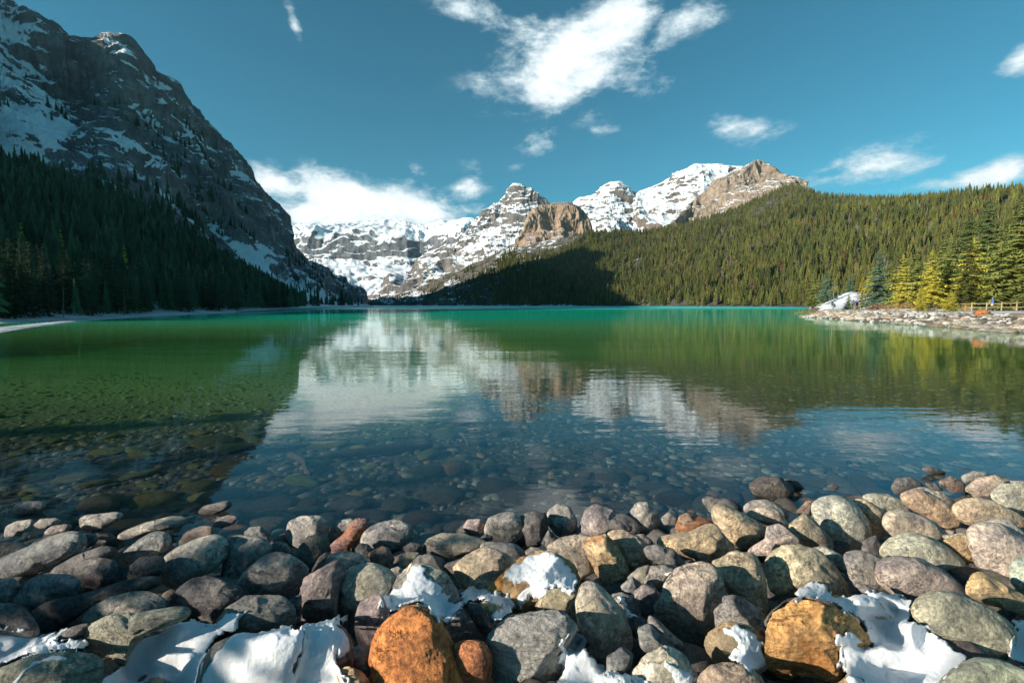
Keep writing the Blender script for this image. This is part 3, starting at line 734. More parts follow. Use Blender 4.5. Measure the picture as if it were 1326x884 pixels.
def plant(P, h, color, label, group=None, big=False, k=0, wide=1.0, name='conifer', bark=None, cat='tree'):
    cm, tm = (NEARBIG if big else NEAR)[k % (6 if big else 7)]
    r_ = empty(name, P, label, cat, group); r_.rotation_euler.z = rnd.uniform(0, 6.28); r_.scale = (h * wide, h * wide, h)
    a = link('crown', cm, parent=r_); a.color = (*color, 1)
    b = link('trunk', tm, parent=r_)
    if bark: 
        b.data = tm.copy(); b.data.materials.clear(); b.data.materials.append(bark)
    return r_
for q, i in enumerate(bl):
    plant(PLa[i] - np.array([0, 0, .1]), hL[i], tuple(cL[i]), ('tall' if hL[i] > 11.5 else 'short') + ' dark spruce in the left forest, ' + ('behind the dead trunks' if proj(PLa[i])[0] < 110 else ('in its middle' if proj(PLa[i])[0] < 240 else 'in its low far end')), 'spruces at the front of the left forest', k=q)
for q, i in enumerate(br):
    plant(PR[i] - np.array([0, 0, .1]), hR[i], tuple(cR[i] * 1.15), ('tall' if hR[i] > 15.5 else 'short') + (' yellowish' if cR[i][0] > .11 else ' olive') + ' spruce in the right forest, ' + ('left of the snow slope' if proj(PR[i])[0] < 1060 else ('behind the snow slope' if proj(PR[i])[0] < 1130 else 'behind the lit row on the spit')), 'spruces at the front of the right forest', k=q)

# yellow larches in the dark forest
LARCH = [(32, 292, 352, 'tall bright yellow larch furthest left in the dark left forest'), (82, 300, 350, 'yellow larch in the dark forest second from the left'), (98, 312, 352, 'small yellow green larch close right of a taller one'),
         (164, 320, 372, 'yellow topped larch standing alone in the middle of the left forest'), (222, 345, 380, 'slim yellow larch on the left of a close pair'), (246, 343, 382, 'slim yellow larch on the right of a close pair'),
         (268, 350, 384, 'small yellow larch near the right part of the left forest'), (291, 346, 384, 'bright yellow larch furthest right in the left forest')]
GLt = BVHTree.FromPolygons([tuple(p) for p in GL[::3, ::3].reshape(-1, 3)], [tuple(f) for f in grid_faces(GL[::3, ::3].shape[0], GL[::3, ::3].shape[1]).tolist()])
GRt = BVHTree.FromPolygons([tuple(p) for p in GR[::2, ::2].reshape(-1, 3)], [tuple(f) for f in grid_faces(GR[::2, ::2].shape[0], GR[::2, ::2].shape[1]).tolist()])
def hit(tree, px, py):
    r_ = tree.ray_cast(Vector((0, 0, CAMH)), ray(px, py).normalized()); return r_[0]
for q, (px, pt, pb, lab) in enumerate(LARCH):
    P = hit(GLt, px, pb)
    if P is None: continue
    h = (pb - pt) / FPX * P.y * 1.05
    plant(P, h, (.55, .62, .07), lab, k=q, name='larch', wide=.8)

# bare grey trunks on the left shore
def dead_tree(P, h, seed, label):
    g = random.Random(seed); bm = bmesh.new()
    def cyl(a, b, r0, r1, n=6):
        a = Vector(a); b = Vector(b); d = (b - a).normalized(); q = d.to_track_quat('Z', 'Y'); va = []; vb = []
        for i in range(n):
            o = Vector((math.cos(6.2832 * i / n), math.sin(6.2832 * i / n), 0)); va.append(bm.verts.new(a + q @ (o * r0))); vb.append(bm.verts.new(b + q @ (o * r1)))
        for i in range(n): bm.faces.new((va[i], va[(i + 1) % n], vb[(i + 1) % n], vb[i]))
    top = Vector((g.uniform(-.05, .05) * h, g.uniform(-.03, .03) * h, h)); cyl((0, 0, -.2), top * .5, .016 * h, .010 * h); cyl(top * .5, top, .010 * h, .003 * h)
    for k in range(34):
        t = g.uniform(.2, .97); a = g.uniform(0, 6.28); L = h * .13 * (1.1 - t) * g.uniform(.5, 1.3); p = top * t
        cyl(p, p + Vector((math.cos(a) * L, math.sin(a) * L, g.uniform(-.35, .1) * L)), .003 * h, .001 * h, 4)
    me = bpy.data.meshes.new('dead_tree'); bm.to_mesh(me); bm.free()
    o = link('dead_tree', me, DEADWOOD); o.location = P; tag(o, label, 'dead tree')
for q, (px, py, pt, lab) in enumerate([(18, 411, 358, 'bare grey dead trunk nearest the left edge of the snowy shore'), (24, 410, 372, 'short bare dead trunk just right of a taller one by the snowy shore'), (82, 409, 368, 'leafless grey tree standing on the snowy left bank'),
                                       (104, 408, 370, 'leafless grey tree right of another on the snowy left bank'), (163, 406, 372, 'thin dead tree in front of the left forest halfway along'), (1078.5, 393, 356, 'bare weathered trunk by the snow patch above the right shore')]):
    if px < 1000: P = gnd(px, py, .4); 
    else: P = gnd(px, 402, 1.0)
    dead_tree(P, (py - pt) / FPX * P.y * (1.0 if px < 1000 else 1.1), q, lab)

# right spit: hero conifers, px, top py, base py, depth, colour, shape, width, label
BG, YG, OL, DK = (.075, .115, .085), (.25, .225, .045), (.115, .125, .04), (.055, .075, .030)
HERO = [(1133, 332, 402, 88, BG, 0, 1.25, 'blue green spruce with a full skirt, leftmost of the tall trees on the right spit'),
        (1164, 336, 402, 82, YG, 1, 1.2, 'yellow green spruce right beside the blue green one on the spit'), (1182, 328, 402, 86, OL, 2, 1.0, 'olive spruce with a pointed top behind the yellow green ones'),
        (1202, 331, 404, 72, YG, 3, 1.15, 'yellowish spruce reaching down to the spit stones, fourth of the row'), (1226, 317, 403, 74, OL, 4, 1.0, 'broad olive spruce in the middle of the row on the spit'),
        (1253, 316, 403, 70, YG, 5, 1.05, 'yellow lit spruce leaning over the thick orange trunk'), (1285, 300, 402, 74, OL, 2, 1.0, 'olive spruce standing behind the rail fence'),
        (1268, 258, 399, 100, DK, 0, .95, 'tall dark spruce rising behind the lit row on the spit'), (1314, 246, 400, 84, DK, 1, 1.1, 'tallest dark spruce at the right edge of the picture'),
        (1310, 276, 404, 62, OL, 4, 1.15, 'large sunlit spruce at the right edge in front of the dark one'), (1336, 268, 404, 60, OL, 5, 1.0, 'large olive spruce cut by the right edge of the picture'),
        (1246, 290, 398, 108, DK, 3, 1.0, 'dark spruce between the lit row and the tall dark one'), (1215, 312, 398, 112, OL, 0, 1.0, 'olive spruce behind the gap in the middle of the spit row'),
        (1148, 345, 399, 110, OL, 2, 1.0, 'small olive spruce behind the blue green one'), (1097, 380, 399, 92, (.09, .13, .05), 0, 1.5, 'little green spruce alone beside the snow slope'),
        (1051, 348, 398, 150, OL, 1, 1.1, 'pale olive spruce at the shore left of the snow slope'), (1067, 350, 398, 160, BG, 2, 1.1, 'grey green spruce at the left foot of the snow slope'),
        (1098, 352, 394, 170, BG, 3, 1.1, 'blue grey spruce behind the snow slope'), (1122, 350, 397, 150, YG, 4, 1.0, 'yellow green spruce between the larch and the blue green spruce'),
        (1228, 377, 405, 60, YG, 2, 1.4, 'small low spruce sapling at the foot of the row by the stones'), (1190, 372, 405, 66, YG, 1, 1.4, 'low bushy spruce sapling between two lit spruces'),
        (1340, 235, 402, 75, DK, 3, 1.1, 'dark spruce just outside the right edge')]
def spit_z(x, y): return float(ground_z(np.array([x]), np.array([y]))[0])
for q, (px, pt, pb, Yd, c, k, wd, lab) in enumerate(HERO):
    x = (px - CX) / FPX * Yd; z = spit_z(x, Yd)
    h = (at(px, pt, Yd).z - z) * (1.12 if px > 1125 and pt > 270 else 1.0)
    plant((x, Yd, z - .1), h, tuple(v * 2.3 for v in c), lab, big=True, k=k, wide=wd * 1.12)
P = at(1115, 398, 118); z = spit_z(P.x, 118)
plant((P.x, 118, z), at(1115, 358, 118).z - z, (.55, .40, .03), 'bright yellow larch beside the snow slope on the right shore', k=3, name='larch', wide=1.5)
# pine with thick orange trunk
P = at(1250, 404, 64); z = spit_z(P.x, 64)
plant((P.x, 64, z), at(1256, 312, 64).z - z, OL, 'conifer on the spit whose thick orange trunk shows below its boughs', big=True, k=3, wide=1.0, bark=BARK_O)

# off-frame conifers on the left bank whose shadows dapple the near boulders
SHADE = [(-14, -2.4, 4.3), (-12.3, -.6, 3.8), (-16, -.3, 5.0), (-17.8, -4.0, 5.0), (-7.4, -1.0, 2.4), (-8.4, -2.0, 2.7), (-7.8, -.1, 2.6), (-19, 1.2, 6.0), (-22, -6.9, 7.4), (-24, 3.0, 8)]
for q, (x, y, h) in enumerate(SHADE):
    plant((x, y, spit_z(x, y) - .1), h, (.05, .075, .03), 'conifer on the left bank outside the picture, shading the near boulders', 'conifers beside the near shore', big=True, k=q, wide=1.5 if h < 3.5 else 1.0)

# shrubs and grass on the spit
def shrub(P, w_, h, c, seed, label, group=None):
    g = np.random.RandomState(seed); V = []; F = []
    for k in range(420):
        a = g.uniform(0, 6.28); q = g.uniform(0, 1) ** .6; t = g.uniform(.1, 1) * (1 - .45 * q * q)
        p = np.array([math.cos(a) * q * w_ / 2, math.sin(a) * q * w_ / 2, t * h]); o = g.uniform(-1, 1, (3, 3)) * np.array([.05, .05, .13]) * h * 1.3
        b = len(V); V += [p + o[0], p + o[1] * .6, p + o[2]]; F.append((b, b + 1, b + 2))
    o = link('shrub', mesh_np('shrub', V, F, False), NEEDLE); o.color = (*c, 1); o.location = P; tag(o, label, 'shrub', group)
BR, OC, PK = (.30, .20, .10), (.38, .25, .06), (.30, .17, .12)
for q, (px, Yd, w_, h, c, lab) in enumerate([(1040, 108, 4.5, 1.5, OC, 'orange brown shrub at the far end of the shore behind the spit tip'), (1054, 112, 3, 1.2, BR, 'brown shrub beside the orange brown one behind the spit tip'), (1138, 74, 3.6, 1.3, PK, 'reddish bare shrub at the foot of the blue green spruce'),
                                      (1150, 72, 3.0, 1.1, BR, 'brown bare shrub between the first two spruces'), (1171, 70, 4.2, 1.3, PK, 'reddish shrub in front of the yellow green spruce'), (1187, 68, 3.0, 1.1, BR, 'brown shrub beside the fourth spruce of the row'),
                                      (1213, 66, 2.6, .9, BR, 'low brown shrub in the middle of the spit row'), (1240, 60, 2.0, .7, OC, 'low ochre shrub left of the thick orange trunk'), (1108, 116, 3.4, 1.4, OC, 'ochre shrub under the yellow larch'), (1162, 100, 5, 1.6, BR, 'wide brown shrub deep between the spruces')]):
    x = (px - CX) / FPX * Yd; shrub((x, Yd, spit_z(x, Yd) - .05), w_, h, c, q, lab)

# snow slope behind the spit
def snow_bank(name, pts, label, z_off=.25, seed=1):
    """sheet of snow lying over the ground inside a ground-plan outline (metres)"""
    L = np.array(pts, float); x0, y0 = L.min(0) - 1; x1, y1 = L.max(0) + 1
    nx = ny = 90; X_, Y_ = np.meshgrid(np.linspace(x0, x1, nx), np.linspace(y0, y1, ny))
    d = poly_sd(X_ + fbm(np.stack([X_ / 3, Y_ / 5, 0 * X_], -1), 4, .6, seed=seed) * 4.5, Y_ + fbm(np.stack([X_ / 5, Y_ / 3, 0 * X_ + 4], -1), 4, .6, seed=seed) * 5, L)
    base = ground_z(X_, Y_)
    rise = z_off(X_, Y_) if callable(z_off) else z_off
    Z_ = base - .3 + (rise + .3) * sst(d, -.2, 1.2)
    G = np.stack([X_, Y_, Z_], -1)
    o = link(name, mesh_np(name, G.reshape(-1, 3), grid_faces(ny, nx)), SNOW); tag(o, label, None, None, 'stuff')
snow_bank('snow_ground', [(74.5, 108), (86, 110), (122, 160), (112, 172), (98, 146), (85, 126)], 'snow covered slope behind the tip of the right spit', lambda x, y: .18 + 0 * x, 4)
snow_bank('snow_ground', [(62, 66), (78, 66), (84, 84), (66, 82)], 'snow lying behind the rail fence', lambda x, y: .12 + 0 * x, 5)

# rail fence
def box(bm, c, s, rot=0):
    r_ = bmesh.ops.create_cube(bm, size=1.0); M = Matrix.Translation(c) @ Matrix.Rotation(rot, 4, 'Z') @ Matrix.Diagonal((*s, 1))
    bmesh.ops.transform(bm, matrix=M, verts=r_['verts']); bmesh.ops.bevel(bm, geom=list({e for v in r_['verts'] for e in v.link_edges}), offset=min(s) * .18, segments=1, affect='EDGES')
def bm_obj(name, bm, mat, parent=None):
    me = bpy.data.meshes.new(name); bm.to_mesh(me); bm.free(); return link(name, me, mat, parent)
fa, fb_ = Vector((58.5, 60, 0)), Vector((72, 58, 0)); fr_ = empty('rail_fence', (0, 0, 0), 'light wooden rail fence along the path behind the spit trees', 'fence')
nposts = 9; ang = math.atan2(fb_.y - fa.y, fb_.x - fa.x)
for k in range(nposts):
    p = fa.lerp(fb_, k / (nposts - 1)); z = spit_z(p.x, p.y); bm = bmesh.new(); box(bm, (p.x, p.y, z + .5), (.11, .11, 1.25), ang); bm_obj('post', bm, FENCEW, fr_)
for k in range(nposts - 1):
    p = fa.lerp(fb_, (k + .5) / (nposts - 1)); z = spit_z(p.x, p.y); L = (fb_ - fa).length / (nposts - 1) - .15
    for hz in (.45, .95):
        bm = bmesh.new(); box(bm, (p.x, p.y, z + hz), (L, .07, .10), ang + rnd.uniform(-.01, .01)); bm_obj('rail', bm, FENCEW, fr_)

# ------------------------------------------------------------------ people on the spit
def pmat(name, c): return simple_mat(name, c, .85, 14, .2, .004)
SKIN = pmat('skin', (.55, .34, .25)); HAIRM = pmat('hair', (.05, .03, .02))
def person(loc, rot, joints, jacket, legs_c, label, h=1.72):
    """one continuous skinned figure; materials change at waist, neck and hair line"""
    bm = bmesh.new()
    J = {k: Vector(v) for k, v in joints.items()}
    vs = {k: bm.verts.new(v) for k, v in J.items()}
    E = [('pel', 'chest'), ('chest', 'neck'), ('neck', 'head'), ('head', 'crown'), ('pel', 'hl'), ('hl', 'kl'), ('kl', 'al'), ('al', 'tl'), ('pel', 'hr'), ('hr', 'kr'), ('kr', 'ar'), ('ar', 'tr'),
         ('chest', 'sl'), ('sl', 'el'), ('el', 'wl'), ('wl', 'fl'), ('chest', 'sr'), ('sr', 'er'), ('er', 'wr'), ('wr', 'fr')]
    for a, b in E: bm.edges.new((vs[a], vs[b]))
    me = bpy.data.meshes.new('person'); order = list(vs.keys()); bm.verts.index_update(); bm.to_mesh(me); bm.free()
    o = bpy.data.objects.new('person', me); col.objects.link(o)
    rad = dict(pel=(.16, .12), chest=(.19, .13), neck=(.065, .065), head=(.10, .11), crown=(.07, .08), hl=(.10, .10), kl=(.07, .07), al=(.045, .05), tl=(.04, .03), hr=(.10, .10), kr=(.07, .07), ar=(.045, .05), tr=(.04, .03),
               sl=(.08, .08), el=(.055, .055), wl=(.04, .04), fl=(.035, .02), sr=(.08, .08), er=(.055, .055), wr=(.04, .04), fr=(.035, .02))
    md = o.modifiers.new('skin', 'SKIN')
    for i, k in enumerate(order):
        sv = me.skin_vertices[0].data[i]; sv.radius = rad[k]; sv.use_root = (k == 'pel')
    sb = o.modifiers.new('sub', 'SUBSURF'); sb.levels = 1; sb.render_levels = 1
    dg = bpy.context.evaluated_depsgraph_get(); me2 = bpy.data.meshes.new_from_object(o.evaluated_get(dg))
    o.modifiers.clear(); o.data = me2; me2.name = 'person'
    me2.materials.clear()
    for m_ in (legs_c, jacket, SKIN, HAIRM): me2.materials.append(m_)
    for p in me2.polygons:
        c = p.center
        dmin = min(order, key=lambda k: (J[k] - c).length)
        if dmin in ('head', 'crown'): mi = 3 if (c.y > J['head'].y - .02 or c.z > J['head'].z + .06) else 2
        elif dmin in ('fl', 'fr'): mi = 2
        elif dmin in ('chest', 'neck', 'sl', 'sr', 'el', 'er', 'wl', 'wr'): mi = 1
        elif dmin == 'pel': mi = 1
        else: mi = 0
        p.material_index = mi; p.use_smooth = True
    o.location = loc; o.rotation_euler.z = rot; o.scale = (h / 1.72,) * 3; tag(o, label, 'person'); return o
STAND = dict(pel=(0, 0, .95), chest=(0, .01, 1.28), neck=(0, 0, 1.45), head=(0, -.01, 1.58), crown=(0, 0, 1.67), hl=(.10, 0, .86), kl=(.12, -.02, .48), al=(.12, .02, .09), tl=(.13, -.13, .04), hr=(-.10, 0, .86), kr=(-.13, -.08, .50), ar=(-.14, .02, .09), tr=(-.15, -.13, .04),
             sl=(.19, 0, 1.38), el=(.27, .03, 1.12), wl=(.25, -.08, .92), fl=(.25, -.12, .82), sr=(-.19, 0, 1.38), er=(-.27, .03, 1.12), wr=(-.22, -.14, 1.0), fr=(-.18, -.22, .98))
SIT = dict(STAND); SIT.update(pel=(0, 0, .42), chest=(0, -.06, .76), neck=(0, -.1, .93), head=(0, -.14, 1.05), crown=(0, -.13, 1.14), hl=(.10, -.08, .40), kl=(.14, -.46, .50), al=(.14, -.42, .09), tl=(.14, -.57, .04), hr=(-.10, -.08, .40), kr=(-.14, -.46, .50), ar=(-.14, -.42, .09), tr=(-.14, -.57, .04),
            sl=(.19, -.08, .86), el=(.24, -.2, .62), wl=(.14, -.38, .56), fl=(.08, -.46, .56), sr=(-.19, -.08, .86), er=(-.24, -.2, .62), wr=(-.14, -.38, .56), fr=(-.08, -.46, .54))
DARKJ, REDJ, BLUEJ, PURJ, BLK = pmat('dark_jacket', (.03, .03, .045)), pmat('grey_brown_jacket', (.14, .10, .09)), pmat('blue_jacket', (.06, .14, .42)), pmat('purple_jacket', (.16, .05, .16)), pmat('dark_trousers', (.03, .035, .05))
for (px, Yd, mode, rot, jk, lg, lab, hh) in [(1076, 84, SIT, .5, DARKJ, BLK, 'person in a dark jacket sitting on the stones near the tip of the spit', 1.85), (1103.5, 80, STAND, 2.6, REDJ, BLK, 'standing person in a brownish jacket, left of a close pair on the spit', 1.75),
                                     (1108, 80.5, STAND, -1.2, BLUEJ, BLK, 'standing person in a blue jacket, right of a close pair on the spit', 1.7), (1242, 66, STAND, .8, PURJ, BLK, 'person in a purple jacket half hidden beside the orange tree trunk', 1.7),
                                     (1283, 61, STAND, -2.0, BLUEJ, pmat('pale_trousers', (.5, .5, .5)), 'person in a blue jacket and pale trousers walking in front of the rail fence', 1.6)]:
    x = (px - CX) / FPX * Yd; person((x, Yd, spit_z(x, Yd) + (.42 if mode is SIT else .15)), rot, mode, jk, lg, lab, hh)
# rucksack on the stones
bm = bmesh.new(); bmesh.ops.create_cube(bm, size=1); bmesh.ops.subdivide_edges(bm, edges=bm.edges[:], cuts=3, use_grid_fill=True)
for v in bm.verts:
    v.co = Vector((v.co.x * .42, v.co.y * .3, v.co.z * .62)) * (1 - .18 * (abs(v.co.z) > .4)) ; v.co.x *= 1 - .25 * max(0, v.co.z)
x = (1094 - CX) / FPX * 78; o = bm_obj('rucksack', bm, DARKJ); o.location = (x, 78, spit_z(x, 78) + .42); tag(o, 'dark rucksack standing on the stones left of the pair of people', 'rucksack')

# ------------------------------------------------------------------ stones
def ico(sub):
    bm = bmesh.new(); bmesh.ops.create_icosphere(bm, subdivisions=sub, radius=1); bm.verts.ensure_lookup_table()
    V = np.array([v.co[:] for v in bm.verts]); F = np.array([[v.index for v in f.verts] for f in bm.faces]); bm.free(); return V, F
ICO = {k: ico(k) for k in (2, 3, 4, 5, 6)}
def facets(U, g, n, lo, hi, front=.0, soft=14.0):
    """cut a unit ball with n planes (soft minimum): broken, angular stone"""
    s = np.zeros(len(U)); 
    for k in range(n):
        a = g.normal(size=3); a[2] -= front; a /= np.linalg.norm(a); d = g.uniform(lo, hi)
        q = np.maximum(U @ a, 0) / d
        s += np.exp(soft * (q - 1))
    m_ = 1 + np.log1p(s) / soft
    return U / m_[:, None]
def stone_shape(U, seed, ang, rough=.065):
    g = np.random.RandomState(seed)
    P = U.copy()
    if ang > .38:
        P = facets(P, g, 6, .66, .88, .3, 50)
        n_ = 3 + (seed % 3); ph = g.uniform(0, 6.28); s_ = np.zeros(len(P))
        for q_ in range(n_ + 1):
            th_ = R(g.uniform(38, 62)) if q_ < n_ else R(g.uniform(0, 15)); az_ = ph + 6.2832 * q_ / n_ + g.uniform(-.3, .3)
            a_ = np.array([math.sin(th_) * math.cos(az_), math.sin(th_) * math.sin(az_), -math.cos(th_)]); d_ = g.uniform(.56, .70) - .10 * (ang - .4)
            s_ += np.exp(60 * (np.maximum(P @ a_, 0) / d_ - 1))
        P = P / (1 + np.log1p(s_) / 60)[:, None]
    elif ang > 0: P = facets(P, g, 7 + int(ang * 8), .80 - .25 * ang, .96, .5, 20 + 30 * ang)
    o = g.uniform(-50, 50, 3)
    P = P * (1 + fbm(U * 1.3 + o, 3, .5, seed)[:, None] * (.05 + .05 * ang))
    if ang > 0: P = P * (1 + fbm(P * 3.5 + o, 4, .6, seed + 3, True)[:, None] * rough * (.25 + 1.1 * ang))
    P = P * (1 + fbm(P * 9 + o, 4, .6, seed + 6)[:, None] * rough * (.25 + .5 * ang))
    return P
EYE = np.array([0, 0, CAMH]); CAMX = np.array([1., 0, 0]); CAMU = np.array([0, math.sin(PITCH), math.cos(PITCH)]); CAMF = np.array([0, math.cos(PITCH), -math.sin(PITCH)])
def outline_r(poly, n=180, sig=10):
    L = np.array(poly, float); c = L.mean(0)
    # centroid of area
    x, y = L[:, 0], L[:, 1]; x1, y1 = np.roll(x, -1), np.roll(y, -1); cr = x * y1 - x1 * y; A = cr.sum() / 2
    if abs(A) > 1: c = np.array([((x + x1) * cr).sum(), ((y + y1) * cr).sum()]) / (6 * A)
    th = np.linspace(0, 2 * math.pi, n, endpoint=False); r = np.zeros(n)
    for i, t in enumerate(th):
        d = np.array([math.cos(t), math.sin(t)]); best = 0
        for k in range(len(L)):
            a = L[k] - c; b = L[(k + 1) % len(L)] - c; e = b - a; den = d[0] * e[1] - d[1] * e[0]
            if abs(den) < 1e-9: continue
            tt = (a[0] * e[1] - a[1] * e[0]) / den; uu = (a[0] * d[1] - a[1] * d[0]) / den
            if tt > best and -1e-6 <= uu <= 1 + 1e-6: best = tt
        r[i] = best
    k = np.exp(-.5 * (np.arange(-40, 41) * (360 / n) / sig) ** 2); k /= k.sum()
    r = np.convolve(np.concatenate([r[-40:], r, r[:40]]), k, 'valid')
    return c, th, r, abs(A)
ALLROCK = []          # (verts, faces) in world space, for snow draping
def boulder(poly, mat, color, label, ang=.3, near=0.0, thick=.85, seed=0, up=0.0, group=None):
    c, th, r, A = outline_r(poly, sig=7.5 - 5 * ang)
    size = math.sqrt(A / math.pi); sub = 6 if size > 48 else (5 if size > 20 else 4)
    U, F = ICO[sub]
    S = stone_shape(U, seed, ang)
    rho = np.hypot(S[:, 0], S[:, 1]); t = np.arctan2(S[:, 1], S[:, 0]) % (2 * math.pi)
    rr = np.interp(t, np.append(th, 2 * math.pi), np.append(r, r[0]))
    lim = rho.max() * 0 + 1.0
    rp = np.clip(rho, 0, None) ** .82
    # keep the traced outline: normalise the cut shape's own silhouette
    ring = np.zeros(72); kk = (t / (2 * math.pi) * 72).astype(int) % 72; np.maximum.at(ring, kk, rp)
    ring = np.convolve(np.concatenate([ring[-2:], ring, ring[:2]]), np.ones(5) / 5, 'valid')
    rp = rp / np.interp(t, np.linspace(0, 2 * math.pi, 73), np.append(ring, ring[0]))
    ox = np.cos(t) * rp * rr * 1.05; oy = np.sin(t) * rp * rr * 1.05
    d = np.array(ray(c[0], c[1])); d0 = d / np.linalg.norm(d)
    # depth where this ray meets the pile's surface
    tt = 1.2
    for _ in range(60):
        p = EYE + d * tt; zz = float(max(pile_z(p[0], p[1]), -.02)) + up
        if p[2] < zz: break
        tt += .1
    lo_, hi_ = tt - .1, tt
    for _ in range(20):
        mi = (lo_ + hi_) / 2; p = EYE + d * mi
        if p[2] < float(max(pile_z(p[0], p[1]), -.02)) + up: hi_ = mi
        else: lo_ = mi
    D = hi_ - near
    C = EYE + d * D
    k = D / FPX
    sz = size * k * thick
    # body extends along the horizontal line of sight so that it lies on the slope
    dep = d0 * .75 + np.array([d0[0], d0[1], 0]) / max(1e-6, math.hypot(d0[0], d0[1])) * .25
    V = C[None] + CAMX[None] * (ox * k)[:, None] - CAMU[None] * (oy * k)[:, None] + dep[None] * (S[:, 2] * sz)[:, None]
    V = V + (V - C) * 0
    Vl = V - C
    # ico faces may be mirrored by the -y flip: reverse
    me = mesh_np('boulder', Vl, F[:, ::-1])
    o = link('boulder', me, M_ROCK[mat]); o.location = C; o.color = (*color, 1); tag(o, label, 'boulder', group)
    ALLROCK.append((V, F)); return o
TILE = {'A': (0, 640, 3.624), 'B': (200, 640, 3.624), 'C': (400, 640, 3.624), 'D': (600, 640, 3.624), 'E': (800, 640, 3.624), 'F': (1000, 600, 3.1135), 'P': (0, 0, 1)}
G1, G2, G3, DG, BGY, GG, TAN, PUR, PNK, OCH, YEL, ORG, OLV, PAL, BRN = (.20, .20, .195), (.25, .25, .24), (.30, .295, .28), (.105, .105, .11), (.155, .175, .185), (.30, .33, .27), (.42, .33, .23), (.215, .188, .188), (.46, .38, .34), (.42, .28, .12), (.52, .40, .24), (.50, .19, .045), (.27, .25, .16), (.42, .42, .35), (.20, .14, .11)
